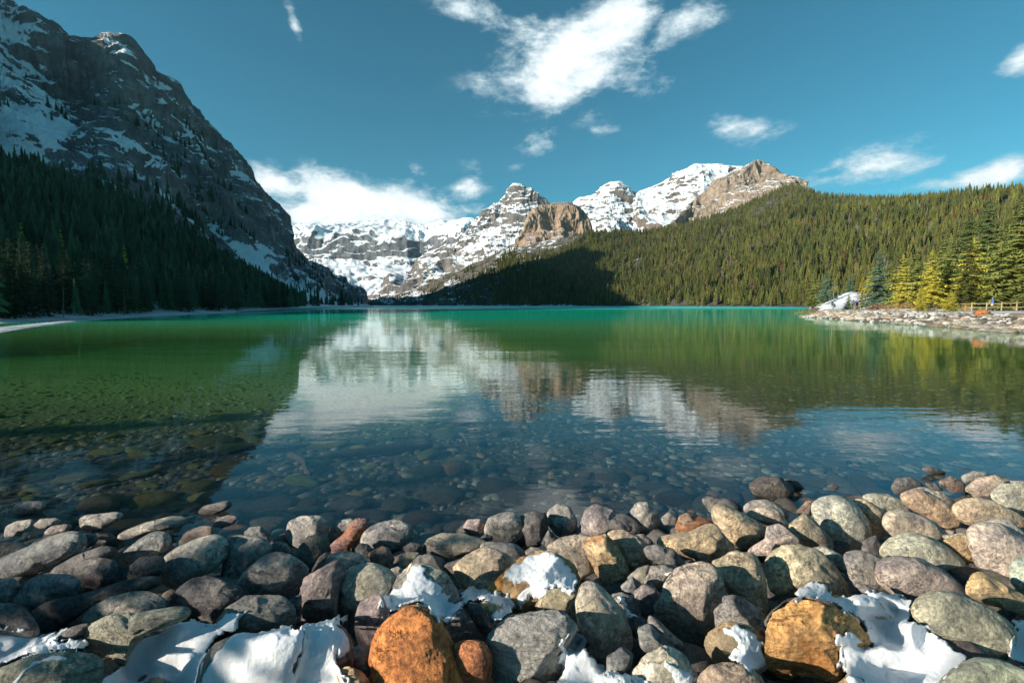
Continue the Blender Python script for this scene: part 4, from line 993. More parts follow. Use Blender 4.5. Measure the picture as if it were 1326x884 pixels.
ROCKS = [
('A', 'plain', G2, .1, 'flat grey stone in shallow water, uppermost at the far left', (48,105, 70,50,110,32,205,32,218,55,180,88,110,108)),
('A', 'plain', G2, .35, 'grey angular stone below the flat one at the far left water edge', (18,200,30,150,80,125,150,118,155,140,120,170,60,195)),
('A', 'lichen', G3, .2, 'small pale flat stone between grey ones at the left water edge', (155,145,190,115,260,110,290,122,240,152,190,160)),
('A', 'plain', PUR, .2, 'small flat brownish stone just above the long log shaped boulder', (200,185,240,150,310,137,345,150,300,178,240,190)),
('A', 'plain', G2, .15, 'smooth grey stone with a pale left end at the water edge', (370,120,400,98,500,88,570,80,580,100,540,130,470,165,400,170,380,155)),
('A', 'layered', G2, .4, 'long flat rough grey slab lying at the water edge right of the pale ended stone', (530,205,560,185,680,135,800,105,870,105,890,125,860,150,700,185,600,215)),
('A', 'smooth', BGY, .15, 'very long log shaped grey boulder reaching in from the left edge', (-20,312,150,240,270,190,360,170,410,185,412,215,380,260,250,330,150,380,60,395,-60,395,-120,350)),
('A', 'plain', DG, .1, 'small dark stone at the right tip of the log shaped boulder', (400,182,450,185,462,210,440,238,400,250,380,220)),
('A', 'plain', DG, .1, 'dark low stone cut by the left edge above the log shaped boulder', (-60,215,80,222,150,245,130,275,50,300,-60,320)),
('A', 'plain', DG, .05, 'dark sunken slab between the log shaped boulder and the water', (130,240,210,200,300,180,380,178,300,215,190,260)),
('A', 'smooth', BGY, .3, 'broad tilted blue grey slab left of the big oval boulder', (460,360,560,270,720,175,780,172,803,210,790,260,700,290,600,350,520,380)),
('A', 'plain', DG, .4, 'narrow dark slab under the right end of the log shaped boulder', (215,375,350,290,470,245,550,250,555,290,470,320,380,360,300,385)),
('A', 'plain', DG, .35, 'dark rounded block in the hollow below the tilted slab', (310,380,380,318,480,300,540,310,560,360,570,420,460,445,370,425)),
('A', 'plain', DG, .4, 'dark sloping block directly left of the big oval boulder', (520,400,600,340,660,295,760,288,775,310,750,380,640,410,560,430,500,440)),
('A', 'plain', BGY, .3, 'grey stone cut by the left edge below the log shaped boulder', (-60,410,60,393,98,430,80,475,40,510,-60,520)),
('A', 'plain', BGY, .3, 'broad low grey boulder below the middle of the log shaped one', (60,490,110,420,190,378,320,380,375,400,372,450,300,500,200,545,110,545,70,525)),
('A', 'plain', (.06,.06,.065), .5, 'long black slab with a thin bright upper edge pointing at the oval boulder', (150,545,200,510,330,480,450,450,600,405,740,378,765,400,760,450,600,470,430,520,330,600,250,650,200,645)),
('A', 'smooth', DG, .15, 'dark rounded boulder at the left edge with snow below it', (-60,520,40,512,110,530,150,575,195,650,140,668,60,660,-60,650)),
('A', 'lichen', G2, .25, 'rounded grey brown boulder with a strip of snow on its left shoulder', (380,610,430,530,520,480,620,458,720,462,770,490,778,530,720,565,620,570,520,600,430,630)),
('A', 'layered', (.25,.26,.21), .75, 'rugged layered green grey boulder between two snow fields', (395,665,430,610,520,570,640,560,760,545,860,530,905,545,905,590,800,600,700,640,611,740,600,790,560,815,500,800,440,740)),
('A', 'layered', (.22,.24,.2), .6, 'angular greenish boulder with a snow cap in the bottom left corner', (-40,840,90,785,190,755,310,745,430,750,485,790,480,850,460,930,200,980,0,980,-60,900)),
('A', 'plain', DG, .4, 'dark narrow wedge of stone lying across the left snow field', (195,698,260,662,340,622,425,602,425,640,340,682,260,704)),
('B', 'plain', DG, .1, 'dark flat stone half in the water right of the rough slab', (205,82,230,55,300,38,355,30,367,50,340,72,270,97,215,100)),
('B', 'plain', PUR, .2, 'small flat purplish stone at the water edge above the oval boulder', (270,147,300,110,350,96,395,105,370,137,320,157)),
('B', 'plain', BRN, .15, 'reddish brown flat stone behind the top left of the oval boulder', (110,230,150,175,220,150,280,152,280,190,200,220,140,245)),
('B', 'smooth', G3, .12, 'big oval grey boulder with a warm tan left end, lying tilted', (12,370,40,300,100,255,200,210,280,190,330,200,345,250,330,300,270,350,190,400,110,437,60,432,25,402)),
('B', 'plain', (.19,.20,.2), .2, 'rounded grey boulder right behind the oval boulder', (335,215,390,195,470,200,530,215,548,260,500,320,430,370,390,432,330,430,316,370,330,300)),
('B', 'plain', BGY, .3, 'small grey stone topping the gap between two rounded boulders', (415,190,450,155,500,150,540,180,548,225,490,215)),
('B', 'lichen', BGY, .2, 'little speckled stone in front of the pale square topped boulder', (540,245,570,220,620,230,645,270,600,300,545,285)),
('B', 'plain', G3, .25, 'pale grey block with a flat top at the water edge', (618,190,630,130,690,103,780,105,818,130,815,200,760,200,700,240,660,250,625,230)),
('B', 'layered', DG, .55, 'dark sharp edged block leaning right of the pale flat topped one', (645,290,700,225,760,180,810,200,828,265,790,330,735,365,690,335)),
('B', 'plain', G2, .3, 'large grey boulder with a smooth dome and cut right side', (385,430,420,370,500,300,570,272,640,285,700,330,725,360,700,430,650,490,570,510,470,490,400,455)),
('B', 'plain', DG, .3, 'small dark stone wedged left of the smooth half dome', (735,365,770,300,800,275,840,280,840,350,780,390)),
('C', 'smooth', G2, .1, 'smooth grey dome behind the speckled cream boulder', (50,350,90,290,160,265,240,280,290,325,260,380,150,400,80,390)),
('B', 'plain', (.20,.17,.175), .7, 'tall purplish grey block with a slanting top left of the speckled cream boulder', (668,605,680,480,700,400,790,345,860,305,900,350,870,420,855,500,860,580,800,612,700,625)),
('C', 'plain', G2, .2, 'grey stone behind the reddish angular block', (98,165,130,125,200,112,235,140,190,190,120,200)),
('C', 'rust', (.17,.11,.11), .7, 'reddish dark angular block beside a rounded grey boulder at the water edge', (95,240,160,190,215,115,280,120,275,170,230,220,180,270,110,280)),
('B', 'plain', DG, .7, 'dark angular rock with pale sunlit patches under the oval boulder', (60,540,110,440,180,400,250,385,330,410,400,440,430,480,380,540,290,590,240,610,150,570)),
('B', 'layered', G1, .55, 'rough dark grey rock above the middle of the left snow field', (290,610,330,540,420,480,500,475,600,480,650,530,662,590,640,640,520,660,400,690,330,660)),
('B', 'plain', G1, .2, 'grey boulder buried in the snow field at the bottom left', (190,940,215,800,280,700,390,655,460,670,400,760,330,900,300,960)),
('B', 'plain', G2, .15, 'big snow covered boulder in the middle of the left snow field', (280,900,330,780,420,690,560,650,690,650,720,700,690,800,640,930,300,960)),
('B', 'rust', BRN, .3, 'red brown boulder showing through the snow left of the orange one', (640,760,720,645,830,615,900,640,945,760,935,880,880,950,680,950)),
('C', 'lichen', OCH, .4, 'small ochre stone at the bottom left foot of the orange boulder', (130,850,145,825,185,808,240,830,280,870,280,930,160,930)),
('C', 'plain', G2, .2, 'rounded light grey boulder right of the reddish angular block', (240,240,260,170,330,135,410,118,480,145,492,185,465,245,400,275,320,265,265,260)),
('C', 'plain', BRN, .7, 'small brownish angular stone above the speckled cream boulder', (280,280,340,245,370,250,400,300,385,355,330,345,290,310)),
('C', 'plain', DG, .3, 'small dark grey stone left of the little angular brown one', (215,260,240,230,280,235,305,280,300,320,240,300)),
('C', 'lichen', TAN, .35, 'small tan stone between the angular brown one and a dark dome', (425,290,460,270,520,275,520,320,470,350,428,350)),
('C', 'plain', G1, .3, 'tiny grey stone touching the top right of the speckled boulder', (383,350,420,338,452,360,430,395,390,390)),
('C', 'lichen', PAL, .12, 'big round speckled grey boulder with a cream yellow lower left', (125,440,145,390,200,345,290,322,360,345,405,380,415,430,390,480,340,500,280,530,230,560,180,572,135,560)),
('C', 'plain', (.40,.30,.30), .6, 'pink angular block left above the orange boulder', (216,640,222,560,240,510,300,480,345,475,378,570,360,620,330,680,310,740,270,755,235,705)),
('C', 'orange', ORG, .18, 'huge smooth orange boulder at the bottom centre, the brightest of all', (290,800,300,700,340,620,400,570,460,535,530,525,580,545,620,600,660,680,700,740,740,840,770,960,700,1020,500,1030,300,980)),
('C', 'lichen', (.30,.30,.25), .3, 'grey green boulder behind the snow heap above the orange one', (395,450,420,390,480,335,560,330,640,370,680,430,705,490,680,590,560,620,450,600,400,530)),
('C', 'plain', DG, .25, 'dark grey dome peeking out behind the snow heap', (470,335,510,295,560,278,620,300,655,350,665,400,600,400,520,370)),
('C', 'plain', G1, .3, 'dark grey stone squeezed between the orange boulder and the snow', (630,640,680,560,720,530,742,590,725,650,690,695,645,690)),
('C', 'orange', (.34,.13,.05), .15, 'dim reddish orange boulder half hidden right of the huge orange one', (680,710,730,685,820,690,860,760,850,870,810,960,740,960,690,800)),
('C', 'plain', DG, .6, 'dark slanting stone under the middle snow strip', (745,510,800,515,850,580,872,620,855,700,800,640,755,570)),
('C', 'lichen', OCH, .6, 'ochre stone face under the snow strip in the middle', (790,520,830,500,885,520,900,570,880,620,830,590)),
('C', 'rust', (.52,.30,.07), .75, 'small bright golden angular stone left of the snow capped mound', (835,445,860,420,910,372,960,400,990,450,985,500,930,500,880,480)),
('C', 'lichen', TAN, .35, 'big warm tan boulder with a dark hollow above the snow strip', (675,350,720,300,800,258,850,250,940,290,965,340,930,400,905,450,800,470,710,470,690,410)),
('C', 'layered', (.27,.25,.215), .25, 'long flat topped grey brown boulder behind the tan one', (530,265,560,210,620,185,720,185,800,205,855,230,800,270,700,310,640,330,560,300)),
('D', 'plain', G1, .1, 'long low grey boulder behind the tan one, reaching to the right', (70,240,110,222,160,225,240,232,282,262,302,305,240,335,200,320,120,290)),
('C', 'plain', (.30,.24,.245), .4, 'small purple grey stone left of the round cracked boulder', (723,155,745,120,810,115,828,135,815,185,750,192)),
('D', 'plain', G2, .12, 'round grey boulder with a curved crack at the water edge', (98,165,120,110,190,85,245,85,278,130,278,190,240,225,170,232,115,212)),
('C', 'plain', DG, .3, 'small dark stone under the purple grey one', (790,215,830,185,862,200,860,235,810,232)),
('C', 'plain', DG, .4, 'dark stone in the gap left of the tan boulder', (625,330,700,305,745,320,700,380,650,375)),
('C', 'lichen', G1, .25, 'speckled dark grey stone low on the left of the orange boulder', (185,740,240,705,290,760,298,840,260,865,200,830)),
('C', 'plain', BRN, .2, 'dim brown stone behind the speckled one beside the snow', (115,790,180,730,210,790,210,860,140,860)),
('D', 'plain', DG, .6, 'dark angular block right of the round cracked boulder', (268,105,330,82,390,95,398,170,360,245,300,245,280,175)),
('D', 'plain', G1, .08, 'egg shaped dark grey boulder at the water edge', (388,130,400,75,440,45,500,60,532,120,532,170,480,212,430,182)),
('D', 'plain', (.21,.19,.195), .45, 'large purplish slab shaped boulder right of the egg shaped one', (545,165,570,80,620,45,700,75,800,115,830,160,815,190,700,185,620,205,560,195)),
('E', 'plain', G2, .15, 'rounded grey boulder with a pale top right of the purplish slab', (40,100,90,40,140,35,190,80,198,130,160,175,110,180,60,155)),
('D', 'plain', DG, .3, 'dark stone in the gap below the egg shaped boulder', (365,230,400,165,440,200,460,240,390,250)),
('D', 'plain', G1, .2, 'small rounded stone above the snow capped mound', (285,270,320,245,365,255,360,295,310,305)),
('D', 'lichen', (.28,.25,.20), .45, 'grey tan boulder half in shadow behind the snow capped mound', (393,245,460,205,540,190,620,200,620,270,640,350,645,420,560,420,520,360,450,300,400,275)),
('D', 'rust', (.42,.33,.20), .7, 'yellow tan angular boulder tilted to the right of the snow capped mound', (558,240,590,205,670,190,720,240,760,320,782,380,740,410,680,450,640,430,610,340)),
('D', 'layered', (.34,.27,.19), .65, 'angular sunlit block right behind the yellow tan one', (668,185,740,165,820,200,870,240,888,300,865,380,810,400,760,340,720,250)),
('D', 'rust', (.36,.25,.12), .35, 'snow capped mound shaped boulder with rusty brown foot', (185,480,185,380,260,310,350,270,430,275,510,330,545,400,540,470,520,560,440,580,330,600,240,590,200,560)),
('D', 'lichen', OLV, .25, 'olive stone at the right foot of the snow capped mound', (340,520,390,450,470,440,545,460,535,560,450,590,360,580)),
('D', 'lichen', (.31,.285,.24), .18, 'tall leaf shaped grey tan boulder standing upright in the middle', (530,520,550,430,590,405,640,430,700,490,760,560,790,640,785,720,750,832,690,845,630,795,600,700,545,625)),
('D', 'layered', (.235,.245,.25), .3, 'big dark grey block with a yellowish left edge at the bottom middle', (98,740,135,650,200,590,330,560,440,548,500,580,535,640,480,720,485,800,450,880,390,950,220,960,170,890,120,840)),
('D', 'plain', DG, .5, 'dark stone under the little snow tongue right of the leaf shaped boulder', (755,600,800,570,860,590,880,610,850,660,800,675)),
('D', 'plain', G1, .3, 'grey stone right of the leaf shaped boulder carrying a snow tongue', (690,470,740,460,800,480,830,545,820,590,770,570,720,540)),
('D', 'plain', BGY, .25, 'small bluish grey stone below the yellow tan boulder', (740,430,790,385,835,420,810,490,755,480)),
('D', 'plain', PUR, .2, 'purplish rounded stone in the shade left of the rusty patched boulder', (785,470,850,420,905,440,920,520,870,580,805,545)),
('E', 'lichen', G1, .3, 'dark grey stone above the rusty patched boulder', (45,390,100,345,150,330,160,400,130,450,70,440)),
('E', 'plain', BGY, .15, 'bluish grey stone at the lower right of the leaf shaped boulder', (-50,760,20,715,75,750,60,800,20,850,-50,855)),
('E', 'lichen', PAL, .45, 'pale speckled boulder at the bottom edge, pointed top', (65,850,130,760,220,715,300,750,370,850,390,960,80,960)),
('E', 'rust', (.30,.24,.19), .3, 'speckled brown boulder at the bottom edge under the rusty patched one', (375,860,440,805,520,795,600,810,665,850,700,930,600,980,390,960)),
('E', 'lichen', (.31,.265,.225), .28, 'large upright grey brown boulder with a rusty orange patch', (168,530,210,470,230,400,290,345,380,318,450,330,490,400,502,500,497,590,450,660,380,707,310,702,250,650,200,600)),
('E', 'plain', G1, .2, 'grey stone tucked under the left of the rusty patched boulder', (145,560,190,590,250,650,330,715,250,730,180,690,145,620)),
('E', 'plain', BGY, .4, 'bluish grey broken stone below the rusty patched boulder', (95,630,150,610,230,690,290,750,230,745,150,760,105,710)),
('E', 'plain', G1, .3, 'dark rounded stone behind the top left of the rusty patched boulder', (118,400,150,340,230,330,295,345,240,400,215,480,145,450)),
('E', 'plain', PUR, .3, 'purple dark stone left of the rusty patched boulder', (58,480,120,420,210,470,175,540,140,590,85,545)),
('E', 'plain', G1, .65, 'dark angular stone above the rusty patched boulder', (120,250,180,235,260,260,318,325,285,360,200,330,145,300)),
('E', 'plain', PUR, .2, 'small purplish stone left of the flat ochre slab', (78,190,120,185,165,220,162,245,110,245)),
('E', 'lichen', (.42,.32,.18), .55, 'flat ochre slab with a sharp shadow below the pointed yellow stone', (172,225,200,200,330,180,420,140,460,145,558,270,490,310,440,330,370,318,330,300,250,270)),
('E', 'smooth', YEL, .15, 'pointed golden yellow stone balanced above the pink one', (440,65,470,42,540,70,640,120,692,160,690,190,650,240,590,257,540,222,490,180,452,130)),
('E', 'plain', PNK, .35, 'pale pink rough boulder under the pointed yellow stone', (605,260,690,210,700,150,760,140,850,210,855,240,760,250,700,285,630,285)),
('E', 'smooth', (.44,.37,.28), .2, 'beige rounded stone behind the pink one', (590,95,640,65,700,55,760,80,802,150,795,190,720,150,650,120)),
('E', 'plain', G2, .12, 'grey rounded stone at the water edge behind the beige one', (588,60,620,30,700,25,760,50,808,95,790,130,720,90,660,80,600,95)),
('E', 'plain', DG, .1, 'flat dark stone at the water edge behind the pointed yellow stone', (388,20,430,8,530,25,588,60,582,90,500,80,440,90)),
('E', 'rust', BRN, .75, 'cluster like dark broken stone left of the pointed yellow one', (270,165,290,100,330,85,400,110,452,135,410,165,340,185,298,195)),
('E', 'plain', G1, .1, 'small dark rounded stone by the water left of the broken one', (200,112,240,80,290,110,282,145,220,142)),
('E', 'layered', (.33,.28,.19), .6, 'big angular slab with an ochre top in the shade of its neighbour', (430,330,540,275,640,280,668,330,695,420,705,540,735,640,700,690,640,640,560,520,490,420)),
('E', 'plain', BGY, .4, 'dark bluish stone between the rusty patched boulder and the slab', (490,480,560,472,580,590,500,610)),
('E', 'lichen', (.37,.33,.21), .35, 'broad yellow grey boulder with a brown right half above the snow field', (685,340,700,300,760,250,850,238,940,262,1010,330,1080,440,1110,510,1000,530,900,500,800,490,720,455)),
('F', 'rust', (.52,.30,.10), .8, 'big golden angular boulder with vertical ridges at the bottom right', (-30,770,-10,640,20,590,80,555,180,560,290,600,350,650,408,752,340,705,270,700,290,790,300,850,250,890,120,890,0,850)),
('E', 'lichen', OCH, .55, 'ochre based dark stone with lumps of snow on its top', (405,690,440,640,520,600,620,620,700,690,705,780,660,850,560,840,470,800,420,745)),
('E', 'plain', BRN, .3, 'brownish stone hidden between the snowy stone and the golden one', (600,635,660,615,725,670,730,750,690,760,640,700)),
('F', 'lichen', OCH, .4, 'small ochre stone at the bottom edge right of the golden boulder', (245,900,310,850,365,870,390,940,270,960)),
('P', 'smooth', (.09,.085,.08), .3, 'black wet rock standing alone in the water', (969,628,985,617,1010,618,1028,632,1026,645,1003,652,978,642)),
('F', 'plain', DG, .2, 'dark low rock touching the black wet one in the water', (45,65,60,58,100,70,130,100,100,115,70,105)),
('F', 'plain', DG, .2, 'small dark stone alone in the water right of the black rock', (218,92,245,80,272,95,250,110)),
('F', 'smooth', (.36,.39,.33), .08, 'big round pale green boulder standing on edge at the right shore', (158,180,180,145,240,130,300,140,350,180,392,240,402,290,370,342,290,354,230,310,180,240)),
('F', 'smooth', (.33,.29,.19), .25, 'olive brown stone left below the round pale green boulder', (65,250,130,200,170,230,235,300,250,350,170,345,95,310)),
('F', 'plain', BRN, .3, 'purple dark stone behind the left of the round green boulder', (95,195,140,150,180,150,170,200,130,225)),
('F', 'smooth', YEL, .2, 'pale cream stone right of the round green boulder', (295,145,370,145,452,190,460,240,445,300,400,320,395,250,350,180)),
('F', 'lichen', GG, .2, 'flat green grey stone at the right water edge', (352,135,400,120,470,125,530,155,562,190,490,205,420,180)),
('F', 'smooth', (.50,.42,.31), .15, 'long cream boulder in the middle of the right shore', (442,240,450,200,520,185,600,210,660,240,702,290,672,315,590,300,500,300)),
('F', 'plain', DG, .25, 'dark grey stone in the water behind the orange tan boulder', (478,100,500,60,560,55,612,90,570,115,500,125)),
('F', 'smooth', (.52,.37,.23), .3, 'orange tan long boulder at the right water edge', (508,130,550,108,600,100,690,150,762,220,752,268,690,255,620,215,550,175)),
('F', 'lichen', (.38,.34,.28), .35, 'grey cream stone pressed against the orange tan boulder', (558,102,620,96,690,120,734,150,725,190,660,150)),
('F', 'smooth', (.55,.43,.27), .12, 'long smooth golden cream boulder right of the orange tan one', (722,180,750,150,820,138,900,155,1000,210,1070,262,960,255,880,235,800,250,750,225)),
('F', 'lichen', (.46,.36,.27), .3, 'warm tan boulder with a flat top at the upper right water edge', (773,102,830,60,900,48,942,75,935,110,880,155,820,135)),
('F', 'plain', BRN, .25, 'dark brown wet rock left of the warm tan boulder', (668,75,720,52,775,80,775,115,720,115)),
('F', 'plain', DG, .2, 'flat black stone in the water left of the dark brown one', (612,78,660,80,695,112,640,103)),
('F', 'plain', G2, .12, 'grey oval stone behind the warm tan boulder in the water', (758,52,810,30,880,40,850,65,780,82)),
('F', 'plain', DG, .1, 'thin flat dark stone just above the water on the far right', (595,18,640,12,715,42,640,46)),
('F', 'lichen', (.38,.39,.30), .2, 'large green grey boulder at the right edge near the water', (875,125,920,85,1000,80,1080,100,1090,240,1010,220,930,185)),
('F', 'plain', G3, .2, 'flat grey stone peeking out behind the green grey boulder at the right edge', (935,72,1010,68,1070,85,1040,105,950,95)),
('F', 'lichen', PAL, .2, 'pale flat stone between the golden cream and the purplish boulder', (835,245,900,222,960,230,1030,290,1070,330,960,300,880,265)),
('F', 'smooth', (.37,.32,.28), .2, 'very large purplish tan boulder at the right edge', (780,270,830,240,920,245,1010,290,1090,340,1100,490,960,490,900,470,830,420,798,340)),
('F', 'rust', (.40,.31,.17), .35, 'tan ochre stone left of the very large purplish boulder', (675,320,740,290,800,295,850,400,810,440,740,385)),
('F', 'lichen', (.37,.39,.30), .12, 'wide pale green boulder in the middle right, shaded on its left', (425,350,480,300,560,278,650,305,720,350,785,410,810,460,740,475,640,440,560,400,480,390,430,385)),
('F', 'plain', (.27,.235,.225), .12, 'long purplish grey boulder below the wide pale green one', (412,430,430,390,500,375,600,385,700,440,770,500,800,555,690,550,600,540,560,555,500,530,430,480)),
('F', 'smooth', (.37,.38,.26), .12, 'very big pale green yellow boulder lying on the snow at the right', (548,600,580,550,640,520,720,515,820,555,920,610,988,680,965,740,955,808,900,785,800,790,700,735,620,655)),
('F', 'layered', (.42,.30,.13), .55, 'golden brown angular slab at the right edge above the snow', (780,520,800,450,830,430,920,480,1010,530,1090,580,1090,640,960,590,860,570)),
('F', 'smooth', (.30,.38,.31), .15, 'mint green boulder cut by the right edge', (957,410,990,378,1090,375,1100,560,1000,520,962,475)),
('F', 'smooth', (.30,.36,.25), .12, 'green boulder in the bottom right corner', (660,900,740,820,820,783,920,793,1080,858,1120,940,680,980)),
('F', 'plain', G1, .3, 'shaded grey stone under the cream one beside the round green boulder', (285,365,340,350,400,365,445,385,430,430,460,500,430,540,350,520,310,450)),
('F', 'lichen', (.30,.32,.28), .15, 'green grey stone behind the yellow grey boulder', (140,345,210,333,285,370,320,440,280,440,220,390)),
('F', 'layered', OCH, .5, 'small flat ochre slab lying on the snow field', (322,555,370,543,430,560,488,632,440,625,360,613,328,592)),
('F', 'plain', G1, .4, 'narrow dark ridge of stone crossing the right snow field', (325,470,400,500,480,540,565,592,545,608,440,560,355,515)),
('F', 'plain', DG, .2, 'dark stone in the shade right below the round green boulder', (365,310,420,288,440,335,425,375,360,365)),
('F', 'plain', GG, .2, 'sliver of green stone between the long cream and the tan ochre boulder', (675,290,780,278,800,300,720,315)),
('D', 'lichen', OCH, .3, 'small ochre stone at the bottom edge below the leaf shaped boulder', (640,900,700,862,760,868,810,910,780,960,680,960)),
('C', 'plain', DG, .2, 'small dark stone at the water edge left of the long flat topped one', (438,250,480,225,532,235,525,272,470,282)),
('B', 'plain', DG, .35, 'dark stone in the gap right of the domed grey boulder', (630,500,690,465,690,560,680,620,640,600)),
('P', 'plain', G1, .3, 'dark grey stone between the rusty patched boulder and the golden one', (925,790,950,770,985,790,992,830,960,850,930,830)),
]
for i, (tl, mat, c, ang, lab, pts) in enumerate(ROCKS):
    ox, oy, s = TILE[tl]; P_ = [(ox + pts[k] / s, oy + pts[k + 1] / s) for k in range(0, len(pts), 2)]
    ys_ = [p[1] for p in P_]; near = 0.0
    if ang >= .15 and mat != 'smooth': ang = min(.8, ang + .18)
    c = tuple(v_ * f_ for v_, f_ in zip(c, (1.02, .985, .98))); lu_ = sum(c) / 3; ds_ = .12 if mat in ('orange', 'rust') else .30; c = tuple(v_ * (1 - ds_) + lu_ * ds_ for v_ in c); f_ = min(1.55, .66 / max(c)); c = tuple(v_ * f_ for v_ in c)
    boulder(P_, mat, c, lab, ang=ang, seed=500 + i, near=near)

# filler stones wedged in the gaps, lower than the traced ones
fmesh = []
for s in range(10):
    U, F = ICO[3]; S = stone_shape(U, 900 + s, .1 + .07 * s); S = S * np.array([1, .8, .62]); me = mesh_np('gap_stone', S, F); me.materials.append(M_ROCK['plain']); fmesh.append((me, S, F))
g = random.Random(3)
k = 0
while k < 240:
    y = g.uniform(1.2, 5.6); x = g.uniform(-1.25 * y - .3, 1.25 * y + .3)
    s = shore_y(x) - y
    if s < -.25 or y < 1.3: continue
    r_ = g.uniform(.09, .19); z = float(pile_z(x, y)) - .15 - g.uniform(0, .06)
    me, S, F = fmesh[k % 10]; o = link('gap_stone', me); o.location = (x, y, z); o.scale = (r_ * g.uniform(.9, 1.5), r_, r_); o.rotation_euler = (g.uniform(-.4, .4), g.uniform(-.4, .4), g.uniform(0, 6.28))
    v = g.uniform(.10, .30); o.color = (v * g.uniform(.95, 1.15), v, v * g.uniform(.85, 1.05), 1)
    tag(o, ('dark' if v < .2 else 'grey') + ' small stone wedged low in a gap of the ' + ('left shore below the oval boulder' if x < -1.1 else ('middle shore around the orange boulder' if x < .7 else 'right shore among the pale boulders')), 'stone', 'stones in the gaps of the shore')
    M_ = Matrix.LocRotScale(o.location, o.rotation_euler, o.scale); Mn = np.array(M_)
    ALLROCK.append((S @ Mn[:3, :3].T + Mn[:3, 3], F)); k += 1

# stones on the lake bed
SUBC = [(.24, .21, .18), (.33, .28, .24), (.20, .18, .18), (.36, .24, .18), (.42, .40, .33), (.29, .29, .22)]
def sub_stone(x, y, a, b, h, rot, c, label=None, group=None, mi=0, lift=.35):
    me, S, F = smesh[mi % len(smesh)]
    o = link('lake_stone', me); o.location = (x, y, float(ground_z(np.array([x]), np.array([y]))[0]) + h * lift); o.scale = (a, b, h); o.rotation_euler = (g.uniform(-.1, .1), g.uniform(-.1, .1), rot)
    o.color = (*c, 1); tag(o, label, 'stone', group); return o
smesh = []
for s in range(12):
    U, F = ICO[3]; S = stone_shape(U, 1200 + s, (.0, .2, .4, .1)[s % 4]); me = mesh_np('lake_stone', S, F); me.materials.append(M_SUB); smesh.append((me, S, F))
HS = [(588, 605, 15, 8, 0, (.62, .30, .12), 'orange stone on the lake bed, brightest one under water'), (612, 603, 8, 5, 0, (.60, .48, .20), 'small yellow stone beside the orange one under water'), (584, 611, 6, 4, 0, (.35, .2, .13), 'small brown stone touching the orange one under water'),
      (578, 563, 16, 5, 0, (.42, .44, .34), 'long pale stone under water near the sunken log'), (632, 605, 10, 6, 0, (.34, .36, .30), 'grey green stone right of the yellow one under water'), (575, 640, 24, 9, 0, (.24, .22, .19), 'broad flat stone under water below the orange one'),
      (500, 690, 0, 0, 0, (0, 0, 0), ''), (513, 653, 16, 9, 0, (.26, .24, .21), 'rounded grey stone under water in the lower middle'), (553, 608, 20, 7, 0, (.2, .17, .15), 'dim brown stone left of the orange one under water'), (758, 612, 8, 5, 0, (.42, .25, .18), 'small reddish stone under water right of the middle'),
      (752, 621, 9, 5, 0, (.36, .20, .14), 'rust red stone just below the small reddish one under water'), (790, 617, 17, 8, 0, (.30, .20, .18), 'purplish stone under water right of the rust red one'), (817, 612, 8, 5, 0, (.40, .25, .18), 'small tan stone under water beside the purplish one'),
      (200, 646, 17, 7, 10, (.50, .38, .12), 'yellow stone under water near the left shore'), (226, 654, 11, 5, 5, (.40, .38, .20), 'greenish yellow stone right of the yellow one under water'), (297, 606, 16, 7, 15, (.26, .17, .08), 'brown stone under water at the edge of the green shallows'),
      (322, 562, 10, 4, 10, (.55, .48, .16), 'bright yellow stone in the green shallows'), (255, 629, 14, 5, 10, (.33, .34, .17), 'olive stone in the green shallows, lower one'), (300, 580, 16, 6, 12, (.36, .38, .18), 'large olive stone in the green shallows'), (276, 572, 18, 6, 12, (.34, .36, .18), 'flat olive stone left of the large one in the green shallows'),
      (290, 643, 22, 8, 12, (.24, .23, .22), 'large flat grey slab under water left of the middle'), (345, 655, 30, 8, 10, (.2, .2, .2), 'long grey slab under water near the oval boulder'), (330, 668, 28, 7, 10, (.17, .17, .17), 'long dark slab under water just off the left shore'),
      (398, 700 - 50, 12, 6, 0, (.26, .17, .14), 'reddish stone under water left of the middle'), (548, 671, 22, 9, 5, (.26, .17, .14), 'dark red flat stone under water just off the middle shore'), (468, 668, 15, 7, 0, (.26, .16, .15), 'purple red stone under water near the shore'),
      (700, 600, 18, 7, 0, (.24, .2, .18), 'brownish stone under water in the middle right'), (675, 640, 24, 9, 0, (.17, .15, .15), 'dark flat stone under water above the cracked boulder'), (640, 628, 20, 8, 0, (.20, .16, .14), 'dim brown slab under water right of the broad flat one')]
for q, (px, py, a, b, rt, c, lab) in enumerate(HS):
    if a == 0: continue
    P = gnd(px, py, -.15)
    for _ in range(4):
        zg = float(ground_z(np.array([P.x]), np.array([P.y]))[0]); P = gnd(px, py, zg + .04)
    k_ = (P - Vector(EYE)).length / FPX * 1.15; sinb = (CAMH - P.z) / (P - Vector(EYE)).length
    sub_stone(P.x, P.y, a * k_, b * k_ / max(sinb, .3) * .9, b * k_ * .8, R(rt) + math.atan2(-P.x, P.y) * .5, c, lab, None, q)
n_s = 0
